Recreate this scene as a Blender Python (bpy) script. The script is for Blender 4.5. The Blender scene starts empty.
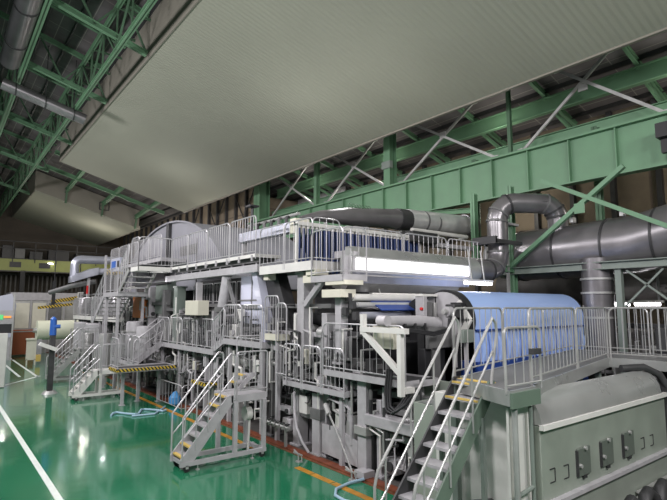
import bpy, bmesh, math, random
from mathutils import Vector, Matrix, Quaternion
random.seed(7)
S = bpy.context.scene
C = S.collection
PI = math.pi
def V(*a): return Vector(a)

# ------------------------------------------------------------------ materials
def mat(name, col, rough=.5, metal=0., noise=0., nscale=3., bump=0., bscale=40., emit=None, es=0., coat=0., spec=None):
    m = bpy.data.materials.new(name); m.use_nodes = True
    nt = m.node_tree; b = nt.nodes['Principled BSDF']
    b.inputs['Base Color'].default_value = (*col, 1); b.inputs['Roughness'].default_value = rough
    b.inputs['Metallic'].default_value = metal
    if coat: b.inputs['Coat Weight'].default_value = coat; b.inputs['Coat Roughness'].default_value = .05
    if spec is not None: b.inputs['Specular IOR Level'].default_value = spec
    if emit: b.inputs['Emission Color'].default_value = (*emit, 1); b.inputs['Emission Strength'].default_value = es
    if noise or bump:
        tc = nt.nodes.new('ShaderNodeTexCoord')
    if noise:
        n = nt.nodes.new('ShaderNodeTexNoise'); n.inputs['Scale'].default_value = nscale; n.inputs['Detail'].default_value = 6
        nt.links.new(tc.outputs['Object'], n.inputs['Vector'])
        r = nt.nodes.new('ShaderNodeMapRange'); r.inputs['From Min'].default_value = .3; r.inputs['From Max'].default_value = .7
        r.inputs['To Min'].default_value = 1 - noise; r.inputs['To Max'].default_value = 1 + noise * .6
        nt.links.new(n.outputs['Fac'], r.inputs['Value'])
        mx = nt.nodes.new('ShaderNodeVectorMath'); mx.operation = 'SCALE'; mx.inputs[0].default_value = col
        nt.links.new(r.outputs['Result'], mx.inputs['Scale']); nt.links.new(mx.outputs['Vector'], b.inputs['Base Color'])
        r2 = nt.nodes.new('ShaderNodeMapRange'); r2.inputs['To Min'].default_value = max(.02, rough * .8); r2.inputs['To Max'].default_value = min(1, rough * 1.25)
        nt.links.new(n.outputs['Fac'], r2.inputs['Value']); nt.links.new(r2.outputs['Result'], b.inputs['Roughness'])
    if bump:
        n2 = nt.nodes.new('ShaderNodeTexNoise'); n2.inputs['Scale'].default_value = bscale
        nt.links.new(tc.outputs['Object'], n2.inputs['Vector'])
        bp = nt.nodes.new('ShaderNodeBump'); bp.inputs['Strength'].default_value = bump; bp.inputs['Distance'].default_value = .02
        nt.links.new(n2.outputs['Fac'], bp.inputs['Height']); nt.links.new(bp.outputs['Normal'], b.inputs['Normal'])
    return m
def stripes(name, c1, c2, axis=(1, 0, 1), scale=6., rough=.5, width=.5):
    """two-colour diagonal or straight stripes along the given direction"""
    m = mat(name, c1, rough); nt = m.node_tree; b = nt.nodes['Principled BSDF']
    tc = nt.nodes.new('ShaderNodeTexCoord'); d = nt.nodes.new('ShaderNodeVectorMath'); d.operation = 'DOT_PRODUCT'
    d.inputs[1].default_value = tuple(a * scale for a in axis); nt.links.new(tc.outputs['Object'], d.inputs[0])
    f = nt.nodes.new('ShaderNodeMath'); f.operation = 'FRACT'; nt.links.new(d.outputs['Value'], f.inputs[0])
    g = nt.nodes.new('ShaderNodeMath'); g.operation = 'GREATER_THAN'; g.inputs[1].default_value = width; nt.links.new(f.outputs[0], g.inputs[0])
    mx = nt.nodes.new('ShaderNodeMix'); mx.data_type = 'RGBA'; mx.inputs['A'].default_value = (*c1, 1); mx.inputs['B'].default_value = (*c2, 1)
    nt.links.new(g.outputs[0], mx.inputs['Factor']); nt.links.new(mx.outputs['Result'], b.inputs['Base Color'])
    return m
M = dict(
    steel=mat('galvanised_steel', (.42, .42, .41), .38, .35, .15, 4),
    rail=mat('rail_steel', (.50, .49, .505), .35, .35),
    light=mat('pale_grey_paint', (.40, .39, .405), .42, 0, .12, 5),
    white=mat('off_white_paint', (.66, .65, .62), .45, 0, .08, 3),
    cream=mat('cream_paint', (.62, .60, .50), .45, 0, .06, 3),
    lav=mat('brushed_stainless', (.47, .48, .56), .3, .55, .12, 2),
    grey=mat('mid_grey_paint', (.14, .14, .14), .5, 0, .2, 3),
    dark=mat('dark_grey_steel', (.045, .045, .047), .5, .2, .3, 4),
    black=mat('black_rubber', (.015, .015, .017), .55),
    green=mat('green_structural_paint', (.125, .25, .145), .5, 0, .12, 1.2),
    gdark=mat('dull_green_paint', (.07, .14, .08), .55, 0, .15, 1.2),
    ggrey=mat('grey_green_paint', (.19, .225, .20), .5, 0, .12, 1.5),
    duct=mat('spiral_duct_metal', (.23, .22, .23), .3, .6, .2, 1.5),
    ductb=mat('bright_insulation_jacket', (.55, .55, .55), .35, .35, .15, 3),
    hatch=mat('hatch_grey', (.12, .14, .12), .5, .1), hood=mat('hood_sheet_metal', (.42, .43, .42), .28, .5, .15, 1.2),
    domeg=mat('dome_grey_paint', (.23, .23, .26), .5, 0, .12, 1), cab=mat('cabinet_green_grey', (.29, .325, .28), .42, .1, .15, 1.4),
    blue=mat('light_blue_web', (.36, .50, .85), .3, .05, .05, 1),
    navy=mat('navy_blue_web', (.02, .06, .28), .35, 0),
    hose=mat('dark_blue_hose', (.012, .03, .12), .4),
    paper=mat('cream_paper', (.72, .74, .58), .5),
    sgreen=mat('stair_green_paint', (.125, .175, .135), .5, 0, .1, 2), yellow=mat('yellow_nosing', (.62, .44, .12), .55),
    yellowp=mat('yellow_floor_paint', (.48, .22, .02), .4, 0, .3, 4),
    wline=mat('white_floor_paint', (.75, .80, .76), .35, 0, .1, 4),
    rust=mat('red_brown_paint', (.20, .055, .025), .5, 0, .4, 5),
    red=mat('red_plastic', (.6, .02, .02), .4),
    orange=mat('orange_cover', (.55, .16, .03), .5),
    redfence=mat('orange_red_mesh', (.33, .09, .03), .6),
    bluep=mat('bright_blue_plastic', (.03, .12, .45), .4),
    bag=mat('blue_plastic_bag', (.08, .3, .62), .4),
    hosep=mat('pale_blue_hose', (.35, .5, .62), .4),
    olive=mat('yellow_green_crane_paint', (.30, .33, .10), .5, 0, .15, .7),
    conc=mat('machine_pit_concrete', (.09, .085, .08), .6, 0, .4, 1.5),
    lamp=mat('lit_fluorescent_tube', (1, 1, 1), .4, emit=(1, .97, 1), es=14),
    strip=mat('emissive_white_strip', (1, 1, 1), .4, emit=(1, 1, 1), es=1.6),  # bright hood strip, its glow put into the material
    scr=mat('lit_green_display', (.05, .3, .1), .4, emit=(.15, .9, .3), es=.6),
    scro=mat('lit_orange_display', (.3, .1, .02), .4, emit=(1, .35, .05), es=1.2),
    frost=mat('frosted_white_sheet', (.46, .47, .56), .3),
    hazard=stripes('yellow_black_hazard', (.6, .42, .04), (.015, .015, .015), (1, 1, 1), 5.),
    hazardx=stripes('yellow_black_hazard_small', (.6, .42, .04), (.015, .015, .015), (1, 0, .8), 8.),
)
def floor_mat():
    m = mat('green_epoxy_floor', (.018, .17, .082), .12, 0, .18, .35, coat=.3); nt = m.node_tree; b = nt.nodes['Principled BSDF']
    tc = nt.nodes.new('ShaderNodeTexCoord'); n = nt.nodes.new('ShaderNodeTexNoise'); n.inputs['Scale'].default_value = 1.1; n.inputs['Detail'].default_value = 3
    nt.links.new(tc.outputs['Object'], n.inputs['Vector'])
    bp = nt.nodes.new('ShaderNodeBump'); bp.inputs['Strength'].default_value = .12; bp.inputs['Distance'].default_value = .05
    nt.links.new(n.outputs['Fac'], bp.inputs['Height']); nt.links.new(bp.outputs['Normal'], b.inputs['Normal'])
    return m
M['floor'] = floor_mat()
def wave_panel(name, col, scale, strength, direction='Y', rough=.45, brick=False):
    m = mat(name, col, rough, 0, .07, .25); nt = m.node_tree; b = nt.nodes['Principled BSDF']
    tc = nt.nodes.new('ShaderNodeTexCoord'); w = nt.nodes.new('ShaderNodeTexWave'); w.bands_direction = direction
    w.inputs['Scale'].default_value = scale; w.inputs['Distortion'].default_value = 0
    nt.links.new(tc.outputs['Object'], w.inputs['Vector'])
    bp = nt.nodes.new('ShaderNodeBump'); bp.inputs['Strength'].default_value = strength; bp.inputs['Distance'].default_value = .02
    nt.links.new(w.outputs['Fac'], bp.inputs['Height']); nt.links.new(bp.outputs['Normal'], b.inputs['Normal'])
    return m
M['panel'] = wave_panel('ribbed_ceiling_sheet', (.32, .325, .265), 1.6, .7, 'Y', .75)
M['fascia'] = mat('fascia_sheet', (.23, .215, .18), .6, 0, .08, .3)
def board_mat(name, c1, c2, mortar, sx, bw=.9, rh=.45, rot=(0, 0, 0)):
    m = mat(name, c1, .8); nt = m.node_tree; b = nt.nodes['Principled BSDF']
    tc = nt.nodes.new('ShaderNodeTexCoord'); mp = nt.nodes.new('ShaderNodeMapping'); mp.inputs['Rotation'].default_value = rot
    br = nt.nodes.new('ShaderNodeTexBrick'); br.offset = .0
    br.inputs['Color1'].default_value = (*c1, 1); br.inputs['Color2'].default_value = (*c2, 1); br.inputs['Mortar'].default_value = (*mortar, 1)
    br.inputs['Scale'].default_value = sx; br.inputs['Mortar Size'].default_value = .018; br.inputs['Brick Width'].default_value = bw; br.inputs['Row Height'].default_value = rh
    nt.links.new(tc.outputs['Object'], mp.inputs['Vector']); nt.links.new(mp.outputs['Vector'], br.inputs['Vector'])
    n = nt.nodes.new('ShaderNodeTexNoise'); n.inputs['Scale'].default_value = .9; n.inputs['Detail'].default_value = 8
    nt.links.new(tc.outputs['Object'], n.inputs['Vector'])
    mx = nt.nodes.new('ShaderNodeMix'); mx.data_type = 'RGBA'; mx.blend_type = 'MULTIPLY'; mx.inputs['Factor'].default_value = .6
    cr = nt.nodes.new('ShaderNodeValToRGB'); cr.color_ramp.elements[0].position = .35; cr.color_ramp.elements[0].color = (.35, .33, .3, 1); cr.color_ramp.elements[1].position = .65
    nt.links.new(n.outputs['Fac'], cr.inputs['Fac']); nt.links.new(br.outputs['Color'], mx.inputs['A']); nt.links.new(cr.outputs['Color'], mx.inputs['B'])
    nt.links.new(mx.outputs['Result'], b.inputs['Base Color'])
    return m
M['roof'] = board_mat('roof_boarding', (.135, .125, .13), (.16, .145, .15), (.32, .30, .28), 1.0, .95, 1.9)
M['wall'] = board_mat('brown_wall_boarding', (.25, .20, .145), (.20, .165, .12), (.14, .11, .085), .35, 1.2, 1.6, (0, PI / 2, 0))
M['wallfar'] = mat('far_wall_cladding', (.09, .075, .06), .8, 0, .3, .5)

# ------------------------------------------------------------------ mesh building
SPLIT = {'cross_beam', 'hanger', 'mount', 'flange', 'support', 'knob', 'cradle', 'bracket', 'base_plate_bolt', 'saddle', 'leg', 'ledge', 'pane', 'upright', 'tube'}
class MB:
    def __init__(s): s.v = []; s.f = []; s.p = []
    def add(s, vs, fs):
        s.p.append((list(vs), list(fs)))
        o = len(s.v); s.v += [tuple(v) for v in vs]; s.f += [tuple(i + o for i in f) for f in fs]; return s
    def bx(s, x0, x1, y0, y1, z0, z1):
        x0, x1 = sorted((x0, x1)); y0, y1 = sorted((y0, y1)); z0, z1 = sorted((z0, z1))
        return s.add([(x0, y0, z0), (x1, y0, z0), (x1, y1, z0), (x0, y1, z0), (x0, y0, z1), (x1, y0, z1), (x1, y1, z1), (x0, y1, z1)],
                     [(0, 3, 2, 1), (4, 5, 6, 7), (0, 1, 5, 4), (1, 2, 6, 5), (2, 3, 7, 6), (3, 0, 4, 7)])
    def bar(s, a, b, w, h, up=(0, 0, 1)):
        a, b = Vector(a), Vector(b); d = (b - a).normalized(); u = Vector(up)
        if abs(d.dot(u)) > .95: u = Vector((1, 0, 0))
        sd = d.cross(u).normalized() * w / 2; uu = sd.cross(d).normalized() * h / 2
        q = [a - sd - uu, a + sd - uu, a + sd + uu, a - sd + uu]; r = [p + (b - a) for p in q]
        return s.add(q + r, [(3, 2, 1, 0), (4, 5, 6, 7), (0, 1, 5, 4), (1, 2, 6, 5), (2, 3, 7, 6), (3, 0, 4, 7)])
    def ibeam(s, a, b, w, h, t=.03):
        a, b = Vector(a), Vector(b)
        d = (b - a).normalized(); u = Vector((0, 0, 1))
        if abs(d.dot(u)) > .95: u = Vector((1, 0, 0))
        sd = d.cross(u).normalized(); uu = sd.cross(d).normalized()
        s.bar(a, b, t, h, u); s.bar(a + uu * (h / 2 - t / 2), b + uu * (h / 2 - t / 2), w, t, u); s.bar(a - uu * (h / 2 - t / 2), b - uu * (h / 2 - t / 2), w, t, u)
        return s
    def tube(s, pts, r, n=6, cap=True):
        pts = [Vector(p) for p in pts]; rs = r if isinstance(r, (list, tuple)) else [r] * len(pts)
        vs = []; fs = []; u = None
        for i, p in enumerate(pts):
            d = (pts[min(i + 1, len(pts) - 1)] - pts[max(i - 1, 0)])
            d = d.normalized() if d.length > 1e-9 else Vector((0, 0, 1))
            if u is None:
                u = Vector((0, 0, 1)) if abs(d.z) < .9 else Vector((1, 0, 0))
            u = (u - d * u.dot(d)); u = u.normalized() if u.length > 1e-6 else d.orthogonal().normalized()
            w = d.cross(u)
            for k in range(n):
                a = 2 * PI * k / n; vs.append(p + (u * math.cos(a) + w * math.sin(a)) * rs[i])
        for i in range(len(pts) - 1):
            for k in range(n):
                k2 = (k + 1) % n; fs.append((i * n + k, i * n + k2, (i + 1) * n + k2, (i + 1) * n + k))
        if cap: fs += [tuple(range(n))[::-1], tuple((len(pts) - 1) * n + k for k in range(n))]
        return s.add(vs, fs)
    def cyl(s, a, b, r, n=20, r2=None): return s.tube([a, b], [r, r if r2 is None else r2], n)
    def prism(s, prof, axis, a0, a1):
        """profile of 2D points extruded along an axis: 'x' (y,z) / 'y' (x,z) / 'z' (x,y)"""
        def P(p, t): return {'x': (t, p[0], p[1]), 'y': (p[0], t, p[1]), 'z': (p[0], p[1], t)}[axis]
        n = len(prof); vs = [P(p, a0) for p in prof] + [P(p, a1) for p in prof]
        return s.add(vs, [tuple(range(n))[::-1], tuple(range(n, 2 * n))] + [(i, (i + 1) % n, n + (i + 1) % n, n + i) for i in range(n)])
    def build(s, name, m, parent=None, smooth=True, bevel=0., local=False, kind=None):
        if parent is not None and name in SPLIT and len(s.p) > 1:
            first = None
            for vs, fs in s.p:
                q = MB(); q.add(vs, fs); q.p = []; o = q.build(name, m, parent, smooth, bevel, local, kind); first = first or o
            return first
        me = bpy.data.meshes.new(name)
        if parent is None:
            xs = [v[0] for v in s.v]; ys = [v[1] for v in s.v]; zs = [v[2] for v in s.v]
            off = Vector(((min(xs) + max(xs)) / 2, (min(ys) + max(ys)) / 2, min(zs)))
        else:
            off = Vector((0, 0, 0)) if local else BASE.get(parent.name, Vector((0, 0, 0)))
        me.from_pydata([Vector(v) - off for v in s.v], [], s.f)
        bm = bmesh.new(); bm.from_mesh(me); bmesh.ops.recalc_face_normals(bm, faces=bm.faces); bm.to_mesh(me); bm.free()
        me.materials.append(M[m] if isinstance(m, str) else m)
        if smooth:
            me.polygons.foreach_set('use_smooth', [True] * len(me.polygons)); me.set_sharp_from_angle(angle=math.radians(35))
        o = bpy.data.objects.new(name, me); C.objects.link(o)
        if parent is None: o.location = off; BASE[o.name] = off
        else: o.parent = parent; BASE[o.name] = off
        if bevel:
            b = o.modifiers.new('bevel', 'BEVEL'); b.width = bevel; b.segments = 2; b.limit_method = 'ANGLE'
        if kind: o['kind'] = kind
        return o
def each(mb, name, m, parent, **k):
    """one part per piece collected in mb"""
    for vs, fs in mb.p:
        q = MB(); q.add(vs, fs); q.build(name, m, parent, **k)
BASE = {}
def thing(name, label, cat, loc=(0, 0, 0), rotz=0, group=None):
    o = bpy.data.objects.new(name, None); C.objects.link(o); o.location = loc; o.rotation_euler = (0, 0, rotz)
    o.empty_display_size = .2; o['label'] = label; o['category'] = cat
    if group: o['group'] = group
    BASE[o.name] = Vector(loc); return o
def tag(o, label, cat, group=None):
    o['label'] = label; o['category'] = cat
    if group: o['group'] = group
    return o
def struct(name, mb, m, **k):
    o = mb.build(name, m, **k); o['kind'] = 'structure'; return o
def copy_tree(o, parent=None, loc=None, label=None):
    c = o.copy(); C.objects.link(c)
    if parent: c.parent = parent
    if loc is not None: c.location = loc
    if label: c['label'] = label
    for ch in list(o.children): copy_tree(ch, c)
    return c
def arc(c, r, a0, a1, u, w, n=6):
    c, u, w = Vector(c), Vector(u), Vector(w)
    return [c + u * r * math.cos(a0 + (a1 - a0) * i / n) + w * r * math.sin(a0 + (a1 - a0) * i / n) for i in range(n + 1)]

def rail_mb(mb, p0, p1, h=1.05, gap=.15, r=.019, base=.1, foot=.12, mid=False, rad=.14):
    """one railing panel: round-cornered top tube, bottom rail, thin balusters"""
    p0, p1 = Vector(p0), Vector(p1); d = p1 - p0; L = math.hypot(d.x, d.y)
    dh = Vector((d.x, d.y, 0)).normalized(); sl = d.z / L if L else 0
    z = Vector((0, 0, 1)); rad = min(rad, L / 3)
    def at(t, hh): return p0 + dh * t + z * (sl * t + hh)
    pts = [at(0, -foot), at(0, h - rad)]
    for i in range(1, 4):
        a = i / 4 * PI / 2; pts.append(at(rad * (1 - math.cos(a)), h - rad + rad * math.sin(a)))
    pts.append(at(rad, h)); pts.append(at(L - rad, h))
    for i in range(1, 4):
        a = i / 4 * PI / 2; pts.append(at(L - rad + rad * math.sin(a), h - rad + rad * math.cos(a)))
    pts += [at(L, h - rad), at(L, -foot)]
    mb.tube(pts, r, 6)
    mb.tube([at(0, base), at(L, base)], r * .75, 5)
    if mid: mb.tube([at(0, h * .55), at(L, h * .55)], r * .7, 5)
    elif gap:
        k = max(1, int(round(L / gap)))
        for i in range(1, k): mb.tube([at(L * i / k, base), at(L * i / k, h)], r * .45, 4, False)
    return mb
def railing(parent, p0, p1, plen=1.5, m='rail', **k):
    p0, p1 = Vector(p0), Vector(p1); L = (p1 - p0).length; n = max(1, int(round(L / plen)))
    g = .035 / L
    for i in range(n):
        a = p0.lerp(p1, i / n + (g if i else 0)); b = p0.lerp(p1, (i + 1) / n - (g if i < n - 1 else 0))
        rail_mb(MB(), a, b, **k).build('railing', m, parent)

def walkway(name, label, x0, x1, y0, y1, z, rails=(), t=.14, fascia='light', legs=(), deck='dark', cat='walkway', plen=1.5, h=1.05, joists=True, gap=.15):
    """platform with grating deck, channel edge, joists; rails: letters w e s n"""
    T = thing(name, label, cat, ((x0 + x1) / 2, (y0 + y1) / 2, z - t))
    MB().bx(x0 + .03, x1 - .03, y0 + .03, y1 - .03, z - .04, z).build('deck', deck, T)
    e = MB(); w = .045
    e.bx(x0 - .01, x0 + w, y0, y1, z - t, z + .03); e.bx(x1 - w, x1 + .01, y0, y1, z - t, z + .03)
    e.bx(x0, x1, y0 - .01, y0 + w, z - t, z + .03); e.bx(x0, x1, y1 - w, y1 + .01, z - t, z + .03)
    e.build('edge_channel', fascia, T)
    if joists:
        j = MB(); n = max(2, int(max(x1 - x0, y1 - y0) / .8))
        for i in range(1, n):
            if y1 - y0 > x1 - x0: yy = y0 + (y1 - y0) * i / n; j.bx(x0, x1, yy - .03, yy + .03, z - t + .01, z - .04)
            else: xx = x0 + (x1 - x0) * i / n; j.bx(xx - .03, xx + .03, y0, y1, z - t + .01, z - .04)
        each(j, 'joist', 'grey', T)
    for r in rails:
        a = {'w': ((x0, y0, z), (x0, y1, z)), 'e': ((x1, y0, z), (x1, y1, z)), 's': ((x0, y0, z), (x1, y0, z)), 'n': ((x0, y1, z), (x1, y1, z))}[r]
        railing(T, *a, plen=plen, h=h, gap=gap)
    for lx, ly, zb in legs:
        l = MB(); l.bx(lx - .05, lx + .05, ly - .05, ly + .05, zb, z - t + .005); l.bx(lx - .1, lx + .1, ly - .1, ly + .1, zb, zb + .015)
        l.build('leg', 'light', T)
    return T

def stair(name, label, foot, rotz, width, n, rise, run, m='light', tread='light', nosing=(), sides='lr', hr=.95, strm=None, group=None, closed=False, bal=True, rs=-.1, rrail='rail', tdeep=.05):
    """stair climbing along local +x from its foot, local y across"""
    T = thing(name, label, 'stairs', foot, rotz, group)
    H = n * rise; L = n * run
    for sy, k in ((-1, 'r'), (1, 'l')):
        y = sy * width / 2
        b = MB(); a0 = Vector((-.06, y, 0)); a1 = Vector((L + .02, y, H))
        w = .03; dp = .2
        prof = [(-.14, 0), (.12, 0), (L + .05, H - .12), (L + .05, H + .04), (L - .08, H + .04), (-.14, .1)]
        b.prism(prof, 'y', y - w / 2, y + w / 2)
        b.build('stringer', (strm or {}).get(k, m), T, local=True)
    for i in range(n):
        b = MB(); x = i * run + .02; z = (i + 1) * rise - .02
        b.bx(x, x + run + tdeep, -width / 2 + .015, width / 2 - .015, z - .04, z)
        t = b.build('tread', tread, T, local=True)
        if i in nosing: MB().bx(x - .005, x + .03, -width / 2 + .02, width / 2 - .02, z - .02, z + .006).build('nosing', 'yellow', t, local=True)
    for sy, k in ((-1, 'r'), (1, 'l')):
        if k not in sides: continue
        y = sy * (width / 2 + .03); sl = H / L
        b = MB()
        zs = rs * sl if rs > 0 else 0
        pts = [(rs, y, .05 + zs), (rs, y, hr - .12 + zs), (rs + .06, y, hr + zs + (.06 * sl if rs > 0 else 0)), (L * .5, y, hr + L * .5 * sl), (L - .1, y, hr + H - .1 * sl), (L + .02, y, hr + H + .02), (L + .1, y, hr + H - .06), (L + .12, y, hr + H - .2), (L + .02, y, H + .35), (L - .06, y, H)]
        b.tube(pts, .021, 8); b.tube([(rs, y, hr * .5 + zs), (L, y, hr * .5 + H)], .017, 6)
        for i in range(1, 4):
            xx = L * i / 4; b.tube([(xx, y, xx * sl - .02), (xx, y, hr + xx * sl)], .014, 6)
        if bal:
            for i in range(8):
                xx = L * (i + .5) / 8
                if abs((xx / L * 4) % 1) > .05: b.tube([(xx, y, xx * sl + .05), (xx, y, hr + xx * sl)], .008, 4, False)
        b.build('handrail', rrail, T, local=True)
    return T

LE, PE, WE, UE, WS, EXPO = 850, 45, 150, 14, .08, -.12
# ================================================================== the hall
PIT = 7.3
struct('floor', MB().bx(-16, 24, -8, 66, -.3, 0), 'floor')
struct('trim_1', MB().bx(PIT, 13.6, 2, 50, 0, .012), 'conc')                      # machine foundation
struct('trim_2', MB().bx(PIT - .22, PIT, 2, 50, 0, .035).bx(PIT - .3, PIT - .25, 2, 50, 0, .012), 'rust')
mb = MB()
for y0, y1 in ((2, 3.4), (3.45, 5.2), (5.25, 7.0), (7.05, 8.3), (8.34, 9.0), (9.03, 9.6), (11.4, 14), (14.05, 17), (17.05, 21), (21.05, 26), (26.05, 31)):
    mb.bx(6.43, 6.58, y0, y1, 0, .006)
struct('trim_3', mb, 'yellowp')                                                    # orange floor line
mb = MB().bx(1.97, 2.09, 3, 24.5, 0, .006).bx(4.25, 4.37, 29.6, 47, 0, .006).bx(3.54, 3.66, 30.2, 47, 0, .006)
mb.prism([(2.2, 26.55), (4.5, 29.9), (4.42, 30.05), (2.2, 26.75)], 'z', 0, .006)
struct('trim_4', mb, 'wline')
SL = -.283
def rz(X, off=0): return 15.25 + SL * (X - 6.05) + off          # roof underside
def pz(X): return 13.38 + SL * (X - 6.05)                        # suspended ceiling underside
# roof boarding
mb = MB(); mb.prism([(-14, rz(-14)), (21, rz(21)), (21, rz(21) + .2), (-14, rz(-14) + .2)], 'y', -6, 66)
struct('roof', mb, 'roof')
# the two suspended ribbed ceilings
for i, (ya, yb) in enumerate(((-4, 38), (49, 66))):
    x0, x1 = 6.05, 14.8
    nm = 'ceiling'
    mb = MB(); mb.prism([(x0, pz(x0)), (x1, pz(x1)), (x1, pz(x1) + .06), (x0, pz(x0) + .06)], 'y', ya, yb)
    struct(nm, mb, 'panel')
    mb = MB(); mb.bx(x0 - .05, x0, ya, yb, pz(x0) - .04, rz(x0) - .02)
    mb.prism([(x0, pz(x0) + .06), (x1, pz(x1) + .06), (x1, rz(x1) - .1), (x0, rz(x0) - .1)], 'y', ya, ya + .05)
    mb.bx(x1 - .0, x1 + .12, ya, yb, pz(x1) - .06, pz(x1) + .28)
    struct('trim_%d' % (5 + i), mb, 'fascia')
o = MB(); o.bx(11.2, 12.0, 48.96, 48.985, 12.35, 13.05)
MBf = MB()
for a, b in (((11.2, 12.35), (12, 12.35)), ((12, 12.35), (12, 13.05)), ((12, 13.05), (11.2, 13.05)), ((11.2, 13.05), (11.2, 12.35))):
    MBf.bar((a[0], 48.93, a[1]), (b[0], 48.93, b[1]), .06, .06)
tag(MBf.build('hatch_frame', 'dark'), 'small square dark hatch frame on the end face of the far suspended ceiling', 'hatch')
# walls
struct('wall_right', MB().bx(20.5, 20.8, -6, 30, 0, rz(20.5)).bx(17.45, 17.7, 30, 66, 0, rz(17.45)).bx(17.45, 20.8, 29.9, 30.1, 0, rz(20.8)), 'wall')
struct('wall_far', MB().prism([(-14, 0), (21, 0), (21, rz(21)), (-14, rz(-14))], 'y', 65.5, 66), 'wallfar')
mb = MB()
for y in [2 + 1.6 * i for i in range(39)]:
    xw = 20.5 if y < 30 else 17.45
    mb.bx(xw - .22, xw, y - .09, y + .09, 0, rz(xw) - .02)
for y in (31.2, 36, 40.8, 45.6): mb.bar((17.3, y, 8.0), (17.3, y + 3, 11.9), .07, .07).bar((17.3, y + 3, 8.0), (17.3, y, 11.9), .07, .07)
struct('trim_7', mb, 'dark')                                                        # wall posts
mb = MB()
for z in (5.5, 9.3): mb.bx(20.2, 20.3, -5, 29.8, z - .12, z + .12)
struct('trim_8', mb, 'gdark')
# pale sheets on the right wall beyond the girder
struct('trim_9', MB().bx(20.1, 20.2, 24.5, 29.8, 9.9, 11.9), 'light')

# roof purlins and trusses --------------------------------------------------
mb = MB()
for x in [-10 + 1.0 * i for i in range(31)]:
    if 6.3 < x < 14.6: continue
    mb.bx(x - .04, x + .04, -5, 65, rz(x, -.16), rz(x, .0))
struct('trim_10', mb, 'dark')
def truss(Y, xa, xb, label, top=-.25, depth=1.5, web=2.1, cat='roof truss', group=None, full=True):
    T = thing('roof_truss', label, cat, ((xa + xb) / 2, Y, rz((xa + xb) / 2, -depth)), 0, group)
    MB().ibeam((xa, Y, rz(xa, top)), (xb, Y, rz(xb, top)), .14, .22).build('top_chord', 'green', T)
    if full:
        MB().ibeam((xa, Y, rz(xa, -depth - .35)), (xb, Y, rz(xb, -depth - .35)), .16, .22).build('bottom_chord', 'green', T)
        w = MB(); x = xa + .2; up = True
        while x < xb - .5:
            x2 = min(x + web / 2, xb)
            a = rz(x, top) if up else rz(x, -depth - .35); b = rz(x2, -depth - .35) if up else rz(x2, top)
            w.bar((x, Y, a), (x2, Y, b), .07, .07); x = x2; up = not up
        w.build('web', 'gdark', T)
    return T
for Y, d in ((11.5, 'nearest to the viewer'), (19.5, 'second from the top'), (25.5, 'third from the top'), (33.5, 'beyond the crossing grey duct'), (41.5, 'before the far ceiling box'), (51, 'deepest one')):
    truss(Y, -12, 5.9, 'green roof truss left of the suspended ceiling, %s' % d)
mb = 0
for Y, d in ((15.5, 'between the two nearest trusses'), (22.5, 'between second and third truss'), (29.5, 'behind the third truss'), (37.5, 'halfway down the hall'), (46, 'near the far suspended ceiling')):
    truss(Y, -12, 5.9, 'single green rafter under dark roof boards, %s' % d, full=False, cat='rafter')
# the long green lattice girder beside the fascia
T = thing('lattice_girder', 'long green lattice girder running along the fascia of the big suspended ceiling', 'girder', (5.4, 30, 12.9))
for z, n in ((15.0, 'top_chord'), (13.15, 'bottom_chord')):
    MB().ibeam((4.75, 4, z), (4.75, 64, z), .15, .2).build(n, 'green', T)
w = MB(); y = 5.5; up = True
while y < 62:
    w.bar((4.75, y, 15 if up else 13.15), (4.75, y + 2, 13.15 if up else 15), .07, .07); w.bar((4.75, y, 13.15), (4.75, y, 15), .06, .06)
    w.bar((4.75, y, 14.95), (6.0, y, 14.9), .06, .08); y += 2; up = not up
w.build('web', 'gdark', T)
# second lattice girder further left
T = thing('lattice_girder', 'green lattice girder at the far left beside the fat grey roof duct', 'girder', (1.3, 30, 13.3))
for z, n in ((16.4, 'top_chord'), (14.1, 'bottom_chord')): MB().ibeam((2.35, 10, z), (2.35, 64, z), .2, .26).build(n, 'green', T)
w = MB(); y = 12; up = True
while y < 60: w.bar((2.35, y, 16.4 if up else 14.1), (2.35, y + 2, 14.1 if up else 16.4), .09, .09); y += 2; up = not up
w.build('web', 'gdark', T)
# roof ducts
T = thing('roof_duct', 'fat grey round duct under the roof at the top left corner', 'duct', (1.9, 24, 13.6))
MB().cyl((1.85, 12, 14.2), (1.85, 25.2, 14.2), .42, 20).build('duct_body', 'duct', T)
d = MB()
for y in (14, 17, 20, 23): d.cyl((1.85, y - .04, 14.2), (1.85, y + .04, 14.2), .45, 20); d.bar((1.85, y, 14.6), (1.85, y, rz(1.85)), .03, .03)
each(d, 'duct_band', 'dark', T)
T = thing('roof_duct', 'dark grey round duct crossing under the green trusses toward the suspended ceiling', 'duct', (3.5, 26.6, 13))
MB().tube([(1.7, 26.6, 13.62), (5.2, 26.6, 12.72)], .27, 16).build('duct_body', 'duct', T)
d = MB()
for t in (.15, .5, .85): x = 1.7 + 3.5 * t; zz = 13.62 - .9 * t; d.bar((x, 26.6, zz), (x, 26.6, rz(x)), .03, .03); d.tube([(x - .03, 26.6, zz), (x + .03, 26.6, zz)], .3, 16)
d.build('duct_hanger', 'dark', T)
# brackets on the face of the far suspended ceiling
for X, d in ((8.4, 'left'), (11.4, 'middle'), (14.4, 'right')):
    T = thing('roof_bracket', 'short green beam and strut reaching the end face of the far suspended ceiling, %s one' % d, 'bracket', (X, 47.5, 12.5))
    MB().ibeam((X - .0, 41.5, rz(X, -.4)), (X, 49, rz(X, -.9)), .25, .35).build('beam', 'green', T)
    MB().bar((X, 48.5, rz(X, -1)), (X, 48.9, rz(X, -2.0)), .15, .15).build('strut', 'gdark', T)
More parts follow.
